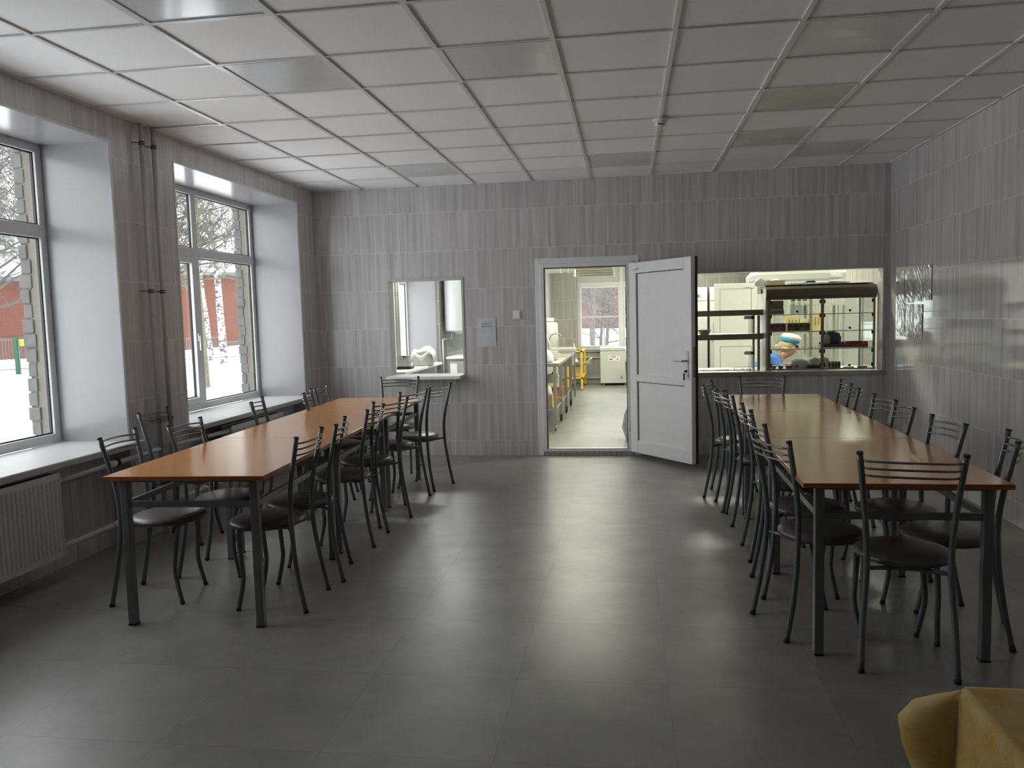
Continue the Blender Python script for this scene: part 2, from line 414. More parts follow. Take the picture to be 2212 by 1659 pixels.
# T-bars, real strips just under the boards
gb = MB()
j = -3
for j in range(-2, 7):
    x = 0.6 * j - 1.551
    if XL < x < XR: gb.box(x - 0.012, x + 0.012, YF, 0, H - 0.004, H + 0.006)
for i in range(1, 17):
    y = 0.05 - 0.6 * i
    gb.box(XL, XR, y - 0.0085, y + 0.0085, H - 0.0030, H + 0.005)
gb.box(XL, XR, -0.022, 0, H - 0.004, H + 0.006); gb.box(XL, XL + 0.022, YF, 0, H - 0.004, H + 0.006); gb.box(XR - 0.022, XR, YF, 0, H - 0.004, H + 0.006)
grid = struct(gb.build('trim_1', M_grid))

# switched-off square lamps set in the grid
LP = [(-1, 1, 'grey'), (2, 1, 'grey'), (5, 1, 'grey'), (4, 2, 'old'), (4, 4, 'old'), (-1, 6, 'grey'), (1, 6, 'grey'), (4, 6, 'grey'), (-1, 8, 'grey'), (1, 8, 'grey')]
LPL = ['switched-off square ceiling lamp by the back wall, nearest the far window', 'switched-off square ceiling lamp by the back wall, above the doorway',
       'switched-off square ceiling lamp by the back wall, above the serving hatch', 'faintly yellowed ceiling lamp panel, the farther of two yellowed ones',
       'yellow-stained ceiling lamp panel, the nearer of two yellowed ones', 'switched-off ceiling lamp with bright window sheen, over the left table row',
       'dull grey switched-off ceiling lamp between the two table rows', 'dark grey switched-off ceiling lamp over the right table row',
       'switched-off ceiling lamp cut by the top edge of the view, farther left', 'switched-off ceiling lamp just entering at the top edge, nearer the middle']
for (j, i, kd), lb in zip(LP, LPL):
    x0 = 0.6 * j - 1.551 + 0.012; y1 = 0.05 - 0.6 * i - 0.0115; y0 = y1 - 0.577; x1 = x0 + 0.576
    t = empty('ceiling_light', ((x0 + x1) / 2, (y0 + y1) / 2, H), 0, lb, 'ceiling light', 'square lamps in the ceiling grid')
    b = MB(); q = 0.288; e = 0.012
    b.box(-q, q, -q, -q + e, -0.004, 0.006); b.box(-q, q, q - e, q, -0.004, 0.006); b.box(-q, -q + e, -q + e, q - e, -0.004, 0.006); b.box(q - e, q, -q + e, q - e, -0.004, 0.006)
    b.build('frame', M_grid, t)
    b = MB(); n = 8; vs = {}
    for a in range(n + 1):
        for c in range(n + 1):
            u, v = a / n * 2 - 1, c / n * 2 - 1
            vs[a, c] = b.bm.verts.new((u * (q - e), v * (q - e), 0.002 - 0.006 * (1 - u * u) * (1 - v * v)))
    for a in range(n):
        for c in range(n):
            fc = b.bm.faces.new((vs[a, c], vs[a + 1, c], vs[a + 1, c + 1], vs[a, c + 1])); fc.smooth = True
    b.build('diffuser', M_diff if kd == 'grey' else M_diff2, t)
# smoke detector
t = empty('smoke_detector', (0.249, -2.35, H - 0.004), 0, 'small round white smoke detector on the ceiling bar above the aisle', 'smoke detector')
MB().lathe([(0.052, 0), (0.052, -0.018), (0.048, -0.024)], 28).build('base', M_pvc, t)
MB().lathe([(0.042, -0.024), (0.040, -0.040), (0.028, -0.050), (0.010, -0.052)], 28).build('sensor_head', M_pvc, t)
MB().box(-0.02, 0.02, -0.040, -0.030, -0.046, -0.036).build('vent_slot', M_ink, t)

# ------------------------------------------------------------------ windows
def bar(b, x0, x1, y0, y1, z0, z1): b.box(x0, x1, y0, y1, z0, z1)
def left_window(n, W, label, sash_left=True, sill_extra=0.0):
    y0, y1 = W; yc = (y0 + y1) / 2; zt = 2.095
    win = struct(empty('window_%d' % n, (0, 0, 0)))
    xa, xb = XIN - 0.036, XIN
    fr = MB()
    fw = 0.062
    bar(fr, xa, xb, y0, y0 + fw, ZS, ZT); bar(fr, xa, xb, y1 - fw, y1, ZS, ZT)
    bar(fr, xa, xb, y0 + fw, y1 - fw, ZS, ZS + fw); bar(fr, xa, xb, y0 + fw, y1 - fw, ZT - fw, ZT)
    bar(fr, xa, xb, yc - 0.042, yc + 0.042, ZS + fw, ZT - fw)
    bar(fr, xa, xb, y0 + fw, yc - 0.042, zt - 0.042, zt + 0.042); bar(fr, xa, xb, yc + 0.042, y1 - fw, zt - 0.042, zt + 0.042)
    fr.build('window_frame', M_pvc, win, bevel=0.006)
    fields = [(y0 + fw, yc - 0.042, ZS + fw, zt - 0.042, 'sash'), (yc + 0.042, y1 - fw, ZS + fw, zt - 0.042, 'fix'),
              (y0 + fw, yc - 0.042, zt + 0.042, ZT - fw, 'fix'), (yc + 0.042, y1 - fw, zt + 0.042, ZT - fw, 'fix')]
    for (a, c, zl, zh, kd) in fields:
        e = 0.0
        if kd == 'sash':
            e = 0.055
            s_ = MB(); q0, q1 = XIN - 0.0355, XIN + 0.014
            bar(s_, q0, q1, a, a + e, zl, zh); bar(s_, q0, q1, c - e, c, zl, zh); bar(s_, q0, q1, a + e, c - e, zl, zl + e); bar(s_, q0, q1, a + e, c - e, zh - e, zh)
            sh = s_.build('sash', M_pvc, win, bevel=0.006)
            h_ = MB(); h_.box(XIN + 0.014, XIN + 0.03, c - 0.04, c - 0.015, zl + 0.55, zl + 0.62); h_.box(XIN + 0.028, XIN + 0.042, c - 0.036, c - 0.019, zl + 0.47, zl + 0.60)
            h_.build('handle', M_pvc, sh, bevel=0.003)
            a += e; c -= e; zl += e; zh -= e
        s_ = MB(); g0 = 0.008; q0, q1 = XIN - 0.035, XIN - 0.018
        bar(s_, q0, q1, a, a + g0, zl, zh); bar(s_, q0, q1, c - g0, c, zl, zh); bar(s_, q0, q1, a + g0, c - g0, zl, zl + g0); bar(s_, q0, q1, a + g0, c - g0, zh - g0, zh)
        s_.build('seal', M_seal, win)
        MB().box(XIN - 0.029, XIN - 0.025, a + g0 * 0.5, c - g0 * 0.5, zl + g0 * 0.5, zh - g0 * 0.5).build('pane', M_glass, win)
    rv = MB()
    rv.box(XIN, XL + 0.002, y0, y0 + 0.010, ZS, ZT); rv.box(XIN, XL + 0.002, y1 - 0.010, y1, ZS, ZT)
    rv.box(XIN, XL + 0.002, y0 + 0.010, y1 - 0.010, ZT - 0.010, ZT)
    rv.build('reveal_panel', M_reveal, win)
    edge = MB(); e = 0.003
    edge.box(XL - 0.001, XL + e, y0 - 0.006, y0 + 0.010, ZS, ZT + 0.006); edge.box(XL - 0.001, XL + e, y1 - 0.010, y1 + 0.006, ZS, ZT + 0.006)
    edge.box(XL - 0.001, XL + e, y0 + 0.01, y1 - 0.01, ZT - 0.010, ZT + 0.006)
    edge.build('corner_strip', M_pvc, win)
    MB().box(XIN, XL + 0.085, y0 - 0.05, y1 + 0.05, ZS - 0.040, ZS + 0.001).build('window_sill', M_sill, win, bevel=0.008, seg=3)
    return win
left_window(1, W1, '')
left_window(2, W2, '')
left_window(3, W3, '')
# rough brick returns outside, cream plaster next to the frame
M_plc = mat('cream render', (0.15, 0.14, 0.12), 0.9, var=0.06, bump=0.2, scale=20)
M_sil = mat('grey silicate brick', (0.115, 0.113, 0.107), 0.9, var=0.15, bump=0.5, scale=12)
for k, (y0, y1) in enumerate((W1, W2)):
    b = MB(); b.box(-3.93, XIN - 0.037, y1 - 0.035, y1 + 0.002, ZS - 0.1, ZT + 0.05)
    struct(b.build('trim_%d' % (2 + k), M_plc))
    b = MB(); z = ZS - 0.15; i = 0
    while z < ZT + 0.1:
        dx = random.uniform(-0.010, 0.010); dy = random.uniform(-0.004, 0.004)
        h_ = 0.096
        m_ = [random.uniform(-0.006, 0.006) for _ in range(8)]
        vs = []
        c = 0
        x0_, x1_ = -3.978 + dx, -3.908 + random.uniform(-0.012, 0.014)
        yy0, yy1 = y1 - 0.045 + dy, y1 + 0.10
        b.box(x0_, x1_, yy0, yy1, z + 0.005, z + h_ - 0.004)
        b.box(x0_ + 0.010, x1_ - 0.006, yy0 + 0.008, yy1, z - 0.009, z + 0.009)
        z += 0.098; i += 1
    o = b.build('trim_%d' % (4 + k), M_sil, bevel=0.005)
    struct(o)

# ------------------------------------------------------------------ hatches and door
def hatch_trim(name, h, m, wdt=0.018):
    x0, x1, z0, z1 = h; b = MB()
    b.box(x0 - wdt, x0 + 0.006, -0.008, 0.168, z0, z1 + wdt); b.box(x1 - 0.006, x1 + wdt, -0.008, 0.168, z0, z1 + wdt)
    b.box(x0 + 0.006, x1 - 0.006, -0.008, 0.168, z1 - 0.006, z1 + wdt)
    return struct(b.build(name, m, bevel=0.002))
M_trimg = mat('pale grey plastic angle', (0.50, 0.49, 0.48), 0.35, var=0.03)
hatch_trim('trim_6', HL, M_trimg)
hatch_trim('trim_7', HR, M_trimg)
# shelf board of the small hatch
t = empty('hatch_shelf', ((HL[0] + HL[1]) / 2, -0.10, 0.83), 0, 'white ledge board under the small square hatch, beside the wall notice', 'shelf')
hw = 0.395
MB().box(-hw - 0.0, hw + 0.0, -0.125, 0.30, 0.0, 0.034).build('board', M_mdf, t, bevel=0.004)
for bx_ in (-0.22, 0.29):
    b = MB(); b.box(bx_ - 0.016, bx_ + 0.016, 0.092, 0.0995, -0.07, -0.0005); b.box(bx_ - 0.016, bx_ + 0.016, -0.04, 0.092, -0.006, -0.0005)
    b.build('bracket', M_pvc, t)
# sill plate of the serving hatch
struct(MB().box(HR[0] - 0.02, HR[1] + 0.02, -0.018, 0.17, 0.80, 0.845).build('trim_8', M_steel, bevel=0.004))

# door frame, threshold and open leaf
dr = struct(empty('door_1', (0, 0, 0)))
b = MB()
b.box(-0.885, -0.845, -0.035, 0.075, 0.045, 1.985); b.box(-0.010, 0.050, -0.035, 0.075, 0.045, 1.985)
b.box(-0.845, -0.010, -0.035, 0.075, 1.945, 1.985); b.box(-0.845, -0.010, -0.035, 0.075, 0.045, 0.068)
b.build('door_frame', M_pvc2, dr, bevel=0.004)
b = MB()
b.box(-0.845, -0.838, -0.030, 0.06, 0.068, 1.945); b.box(-0.017, -0.010, -0.030, 0.06, 0.068, 1.945); b.box(-0.838, -0.017, -0.03, 0.06, 1.938, 1.945); b.box(-0.838, -0.017, -0.03, 0.0, 0.068, 0.072)
b.build('door_seal', M_seal, dr)
b = MB()
b.box(-0.938, -0.885, -0.012, 0.001, 0.0, 2.045); b.box(0.050, 0.118, -0.012, 0.001, 0.0, 2.045); b.box(-0.885, 0.050, -0.012, 0.001, 1.985, 2.045)
b.build('casing', M_pvc2, dr, bevel=0.004)
b = MB(); b.box(-0.885, 0.05, -0.030, 0.08, 0.0, 0.045); st = b.build('threshold', mat('patterned step tile', (0.33, 0.30, 0.28), 0.5, var=0.15), dr)
b = MB(); x = -0.875
while x < 0.03:
    for (a, c, d_, e) in ((0, 0.040, 0.034, 0.040), (0, 0.006, 0.006, 0.034), (0.034, 0.040, 0.012, 0.034), (0.014, 0.034, 0.012, 0.018), (0.014, 0.020, 0.018, 0.028)):
        b.box(x + a, x + c, -0.0322, -0.0301, d_, e)
    x += 0.058
b.build('key_pattern', mat('raised step pattern', (0.52, 0.48, 0.45), 0.5), st)
# leaf: hinge at (0.045,-0.045), opens 53 degrees into the dining room
ang = math.atan2(-0.775 + 0.045, 0.60 - 0.045)
LW = 0.918
lf = empty('door_2', (0.045, -0.045, 0.0), ang); struct(lf)
def lb(x0, x1, z0, z1, y0=-0.035, y1=0.035): return (x0, x1, y0, y1, z0, z1)
b = MB(); s_ = 0.105; zb, zt_ = 0.050, 1.962; zm0, zm1 = 0.775, 0.845
for q in (lb(0, s_, zb, zt_), lb(LW - s_, LW, zb, zt_), lb(s_, LW - s_, zb, zb + s_ + 0.02), lb(s_, LW - s_, zt_ - s_, zt_), lb(s_, LW - s_, zm0, zm1)):
    b.box(*q)
stile = b.build('leaf_frame', M_pvc2, lf, bevel=0.006)
b = MB(); b.box(s_, LW - s_, -0.014, 0.014, zb + s_ + 0.02, zm0); b.box(s_, LW - s_, -0.014, 0.014, zm1, zt_ - s_)
b.build('panel', M_pvc2, lf)
b = MB()
for (z0, z1) in ((zb + s_ + 0.02, zm0), (zm1, zt_ - s_)):
    for yy in (-0.0175, 0.0145):
        b.box(s_, s_ + 0.007, yy, yy + 0.003, z0, z1); b.box(s_ + 0.007, LW - s_, yy, yy + 0.003, z1 - 0.007, z1)
b.build('bead_seal', M_seal, lf)
b = MB(); b.box(LW - 0.001, LW + 0.004, 0.012, 0.030, zb, zt_); b.box(0.0, LW, 0.034, 0.040, zt_ - 0.006, zt_ + 0.003); b.box(LW - 0.010, LW + 0.004, 0.034, 0.040, zb, zt_)
b.box(0, LW, 0.034, 0.040, zb - 0.003, zb + 0.006)
b.build('edge_gasket', M_seal, lf)
b = MB(); b.box(LW - 0.066, LW - 0.040, -0.0432, -0.0352, 0.865, 1.10)
hp = b.build('handle_plate', M_steel, lf, bevel=0.003)
b = MB(); b.tube([(LW - 0.053, -0.0435, 1.012), (LW - 0.053, -0.092, 1.012), (LW - 0.065, -0.099, 1.012), (LW - 0.175, -0.096, 1.010)], [0.010, 0.010, 0.010, 0.008], 10)
b.build('lever', M_steel, hp)
b = MB(); b.box(LW - 0.056, LW - 0.050, -0.075, -0.0435, 0.907, 0.925); b.lathe([(0.001, 0), (0.016, 0.002), (0.016, 0.006), (0.001, 0.008)], 14, (LW - 0.053, -0.078, 0.890)); b.box(LW - 0.060, LW - 0.046, -0.083, -0.074, 0.835, 0.89)
b.build('key', M_black, hp)
b = MB(); b.box(LW + 0.0041, LW + 0.0065, -0.012, 0.008, 0.86, 1.14); b.build('lock_strip', M_dsteel, lf)
for z in (0.30, 1.70):
    MB().tube([(-0.012, -0.045, z - 0.045), (-0.012, -0.045, z + 0.045)], 0.010, 10).build('hinge', M_pvc2, lf)
b = MB(); b.tube([(-0.06, 0.03, 1.895), (0.06, -0.040, 1.89), (0.13, -0.040, 1.895)], 0.004, 8); b.box(0.125, 0.155, -0.044, -0.036, 1.885, 1.905); b.build('door_hook', M_steel, lf)
# strip on the closing edge of the frame
MB().box(-0.8455, -0.842, -0.037, -0.020, 0.86, 1.16).build('strike_plate', M_steel, dr)

# ------------------------------------------------------------------ light switch and notices
t = empty('light_switch', (-1.136, 0, 1.476), 0, 'square grey-white light switch on the back wall, left of the doorway', 'light switch')
MB().box(-0.042, 0.042, -0.012, -0.0003, -0.042, 0.042).build('plate', M_pvc2, t, bevel=0.004)
MB().box(-0.030, 0.030, -0.017, -0.0122, -0.030, 0.030).build('rocker', M_pvc2, t, bevel=0.003)
def sheet(name, wdt, hgt, bulge, m, seed, nx=8, nz=10, axis='x', crum=0.0):
    rnd = random.Random(seed); b = MB(); vs = {}
    for layer in (0, 1):
        for a in range(nx + 1):
            for c in range(nz + 1):
                u, v = a / nx, c / nz
                if layer == 0: d = 0.004 + bulge * math.sin(PI * u) * (0.4 + 0.6 * v) + crum * rnd.random()
                else: d = vs[0, a, c][1] - 0.0012
                vs[layer, a, c] = ((u - 0.5) * wdt, d, (v - 0.5) * hgt)
    V = {k: b.bm.verts.new((p[0], -p[1], p[2]) if axis == 'x' else (-p[1], p[0], p[2])) for k, p in vs.items()}
    for a in range(nx):
        for c in range(nz):
            for L in (0, 1):
                fc = b.bm.faces.new((V[L, a, c], V[L, a + 1, c], V[L, a + 1, c + 1], V[L, a, c + 1]))
    for a in range(nx):
        for c in (0, nz): b.bm.faces.new((V[0, a, c], V[0, a + 1, c], V[1, a + 1, c], V[1, a, c]))
    for c in range(nz):
        for a in (0, nx): b.bm.faces.new((V[0, a, c], V[0, a, c + 1], V[1, a, c + 1], V[1, a, c]))
    return b
t = empty('wall_notice', (-1.46, -0.001, 1.298), 0, 'white paper notice with a few printed lines taped between hatch and doorway', 'notice')
sheet('s', 0.195, 0.295, 0.002, M_paper, 3, crum=0.001).build('paper_sheet', M_paper, t)
b = MB()
for (z, a, c) in ((0.098, -0.05, 0.06), (0.082, -0.045, 0.045), (0.066, -0.055, 0.065), (0.058, -0.05, 0.055)):
    x = a
    while x < c:
        l_ = random.uniform(0.008, 0.02); b.box(x, min(x + l_, c), -0.0078, -0.0070, z, z + 0.005); x += l_ + 0.004
b.build('print_lines', M_ink, t)
# plastic pockets with papers on the right wall
M_film2 = mat('clear glossy document sleeve', (0.46, 0.46, 0.46), 0.15, var=0.1, scale=9, bump=0.6, coat=0.8)
RPOC = [(-0.34, 1.63), (-0.56, 1.64), (-0.78, 1.65), (-1.0, 1.655), (-0.36, 1.335), (-0.585, 1.33), (-0.80, 1.325)]
RL = ['upper row, farthest toward the corner', 'upper row, second from the corner', 'upper row, third from the corner', 'upper row, nearest the viewer',
      'lower row, farthest toward the corner', 'lower row, middle', 'lower row, nearest the viewer']
for k, ((y, z), lb_) in enumerate(zip(RPOC, RL)):
    t = empty('document_sleeve', (XR - 0.001, y, z), 0, 'glossy plastic document sleeve on the right wall, ' + lb_, 'document sleeve', 'document sleeves on the right wall')
    sheet('s', 0.210, 0.298, 0.004, M_film2, 20 + k, axis='y', crum=0.003).build('sleeve', M_film2, t)

# ------------------------------------------------------------------ radiators and pipes
def radiator(name, y0, y1, z0, z1, label):
    t = empty(name, (XL, y0, z0), 0, label, 'radiator', 'radiators under the windows')
    L = y1 - y0; hh = z1 - z0
    b = MB(); n = int(L / 0.033); xo = 0.075
    pts = []
    for i in range(n + 1):
        y = 0.012 + (L - 0.024) * i / n
        pts.append((xo, y - 0.009)); pts.append((xo + 0.008, y - 0.004)); pts.append((xo + 0.008, y + 0.004)); pts.append((xo, y + 0.009))
    for a, c in zip(pts, pts[1:]):
        b.quad([(a[0], a[1], 0.035), (c[0], c[1], 0.035), (c[0], c[1], hh - 0.035), (a[0], a[1], hh - 0.035)])
    b.box(xo - 0.01, xo + 0.002, 0, L, 0.0, 0.037); b.box(xo - 0.01, xo + 0.002, 0, L, hh - 0.037, hh); b.box(xo - 0.012, xo - 0.008, 0, L, 0.03, hh - 0.03)
    b.build('front_panel', M_rad, t)
    b = MB(); b.box(-0.02, -0.01, 0, L, 0.0, hh); b.box(-0.02, xo - 0.012, 0.0, 0.004, 0.02, hh - 0.005); b.box(-0.02, xo - 0.012, L - 0.004, L, 0.02, hh - 0.005)
    b.build('side_panel', M_rad, t)
    b = MB(); b.box(-0.01, xo - 0.012, 0.004, L - 0.004, hh - 0.014, hh - 0.010)
    b.build('top_grille', M_seal, t)
    for ya in (0.12, L - 0.15): MB().box(-0.139, -0.021, ya, ya + 0.03, hh * 0.45, hh * 0.45 + 0.03).build('mounting_bracket', M_rad, t)
    return t
radiator('radiator', -5.36, -4.17, 0.155, 0.640, 'cream panel radiator under the near window, left of the left table row')
radiator('radiator', -2.16, -1.16, 0.155, 0.625, 'cream panel radiator under the far window, mostly hidden by the left table row')
RX = XL + 0.045
def riser(y, label):
    t = empty('heating_riser', (RX, y, 0), 0, label, 'pipe', 'pair of heating risers on the window pier')
    MB().tube([(0, 0, 0.0), (0, 0, H - 0.005)], 0.0165, 14).build('pipe', M_pipeg, t)
    for z in (2.70, 1.70, 0.80):
        b = MB(); b.tube([(0, 0, z - 0.012), (0, 0, z - 0.004)], 0.020, 14); b.tube([(0, 0, z + 0.004), (0, 0, z + 0.012)], 0.020, 14)
        b.tube([(-0.044, -0.05, z), (-0.01, -0.012, z)], 0.003, 6)
        b.build('clamp', M_black, t)
    return t
riser(-3.115, 'grey painted vertical heating pipe on the window pier, the nearer of the pair')
riser(-2.975, 'grey painted vertical heating pipe on the window pier, the farther of the pair')
def run(y0, y1, z0, z1, x, label, elbow=None):
    t = empty('heating_pipe', (x, y0, z0), 0, label, 'pipe', 'horizontal heating pipes')
    MB().tube([(0, 0, 0), (0, y1 - y0, z1 - z0)], 0.0165, 12).build('pipe', M_pipe, t)
    mid = (y1 - y0) * 0.55
    b = MB(); b.tube([(0, mid - 0.016, (z1 - z0) * 0.55), (0, mid + 0.004, (z1 - z0) * 0.55)], 0.024, 12); b.build('coupling', M_black, t)
    b = MB(); b.tube([(0, mid - 0.10, (z1 - z0) * 0.55), (0, mid - 0.03, (z1 - z0) * 0.55)], 0.022, 12); b.build('valve_body', M_pipe, t)
run(-4.165, -3.135, 0.585, 0.600, RX, 'pale horizontal pipe from the near radiator to the risers, upper one')
run(-4.165, -3.135, 0.200, 0.205, RX, 'pale horizontal pipe from the near radiator to the risers, lower one')
run(-2.955, -2.165, 0.60, 0.585, RX, 'pale horizontal pipe from the risers to the far radiator, upper one')
run(-2.955, -2.165, 0.205, 0.200, RX, 'pale horizontal pipe from the risers to the far radiator, lower one')

# ------------------------------------------------------------------ dining tables
def make_table(name, label, cx, cy, rz):
    t = empty(name, (cx, cy, 0), rz, label, 'table', 'dining tables pushed into two long rows')
    W, L = 0.40, 0.5985
    MB().box(-W, W, -L + 0.001, L - 0.001, 0.7285, 0.7500).build('tabletop', M_wood, t, bevel=0.0015)
    b = MB()
    b.box(-W - 0.0008, -W + 0.001, -L, L, 0.7290, 0.7492); b.box(W - 0.001, W + 0.0008, -L, L, 0.7290, 0.7492)
    b.box(-W, W, -L - 0.0006, -L + 0.0015, 0.7290, 0.7492); b.box(-W, W, L - 0.0015, L + 0.0006, 0.7290, 0.7492)
    b.build('edge_band', M_edge, t)
    lx, ly, r = 0.326, 0.535, 0.0195
    for sx in (-1, 1):
        for sy in (-1, 1):
            lg = MB().box(sx * lx - r, sx * lx + r, sy * ly - r, sy * ly + r, 0.006, 0.7280).build('leg', M_frame, t, bevel=0.005)
            MB().box(sx * lx - r - 0.001, sx * lx + r + 0.001, sy * ly - r - 0.001, sy * ly + r + 0.001, 0.0, 0.010).build('foot_cap', M_cap, lg, bevel=0.003)
    z0, z1 = 0.588, 0.618
    for sy in (-1, 1):
        MB().box(-lx + r, lx - r, sy * ly - 0.010, sy * ly + 0.010, z0, z1).build('end_rail', M_frame, t, bevel=0.002)
    for sx in (-1, 1):
        MB().box(sx * lx - 0.010, sx * lx + 0.010, -ly + r, ly - r, z0, z1).build('side_rail', M_frame, t, bevel=0.002)
    b = MB()
    for sy in (-1, 1): b.box(-lx + r, lx - r, sy * ly - 0.009, sy * ly + 0.009, 0.712, 0.7283)
    for sx in (-1, 1): b.box(sx * lx - 0.009, sx * lx + 0.009, -ly + r, ly - r, 0.712, 0.7283)
    b.build('top_support', M_frame, t)
    return t
TL = ['orange-brown dining table at the near end of the left row', 'orange-brown dining table in the middle of the left row', 'orange-brown dining table at the far end of the left row, below the small hatch']
TR = ['glossy yellow-brown dining table at the near end of the right row', 'glossy yellow-brown dining table in the middle of the right row', 'glossy yellow-brown dining table at the far end of the right row, below the serving hatch']
def row(x0, y0, x1, y1, labels):
    d = Vector((x1 - x0, y1 - y0)); u = d.normalized(); rz = math.atan2(u.y, u.x) - PI / 2
    for k in range(3):
        c = Vector((x0, y0)) + u * (0.6 + 1.2 * k)
        make_table('dining_table', labels[k], c.x, c.y, rz)
row(-2.096, -4.800, -2.236, -1.200, TL)
row(1.106, -4.900, 1.160, -1.300, TR)

# ------------------------------------------------------------------ chairs
def make_chair():
    t = empty('dining_chair', (0, 0, 0), 0, 'x', 'chair')
    for s in (-1, 1):
        b = MB(); b.tube([(s * 0.172, -0.250, 0.012), (s * 0.166, -0.214, 0.20), (s * 0.152, -0.190, 0.42), (s * 0.160, -0.196, 0.62), (s * 0.186, -0.250, 0.893)], 0.0125, 10, smooth=5)
        lg = b.build('rear_leg', M_chair, t)
        MB().tube([(s * 0.1725, -0.2525, 0.0), (s * 0.172, -0.250, 0.016)], 0.0138, 10).build('foot_cap', M_cap, lg)
        MB().tube([(s * 0.1858, -0.2495, 0.890), (s * 0.1865, -0.251, 0.897)], 0.0133, 10).build('end_cap', M_cap, lg)
        b = MB(); b.tube([(s * 0.118, 0.105, 0.418), (s * 0.138, 0.098, 0.385), (s * 0.147, 0.084, 0.24), (s * 0.146, 0.082, 0.15), (s * 0.152, 0.110, 0.012)], [0.0145, 0.014, 0.0125, 0.012, 0.0115], 10, smooth=5)
        lg = b.build('front_leg', M_chair, t)
        MB().tube([(s * 0.1523, 0.1125, 0.0), (s * 0.152, 0.110, 0.016)], 0.012, 10).build('foot_cap', M_cap, lg)
    for z, x, y in ((0.862, 0.179, -0.240), (0.832, 0.175, -0.232), (0.802, 0.171, -0.226)):
        b = MB(); b.tube([(-x, y, z), (-x * 0.85, y - 0.022, z), (-x * 0.5, y - 0.043, z + 0.002), (0, y - 0.052, z + 0.003), (x * 0.5, y - 0.043, z + 0.002), (x * 0.85, y - 0.022, z), (x, y, z)], 0.0047, 8, smooth=3)
        b.build('back_rail', M_rail, t)
    prof = [(0.05, 0.418), (0.172, 0.418), (0.188, 0.424), (0.194, 0.434), (0.192, 0.444), (0.178, 0.455), (0.150, 0.463), (0.09, 0.468), (0.03, 0.469)]
    MB().lathe(prof, 36, sx=1.0, sy=0.985).build('seat', M_seat, t)
    b = MB()
    b.tube([(-0.150, -0.186, 0.412), (-0.05, -0.14, 0.407), (0.05, -0.14, 0.407), (0.150, -0.186, 0.412)], 0.0095, 8, smooth=3)
    b.tube([(-0.118, 0.105, 0.407), (-0.06, 0.0, 0.407), (-0.05, -0.14, 0.407)], 0.0095, 8, smooth=3)
    b.tube([(0.118, 0.105, 0.407), (0.06, 0.0, 0.407), (0.05, -0.14, 0.407)], 0.0095, 8, smooth=3)
    b.tube([(-0.118, 0.105, 0.409), (0.118, 0.105, 0.409)], 0.0085, 8)
    b.build('seat_frame', M_chair, t)
    return t
chair0 = make_chair()
index_kids()
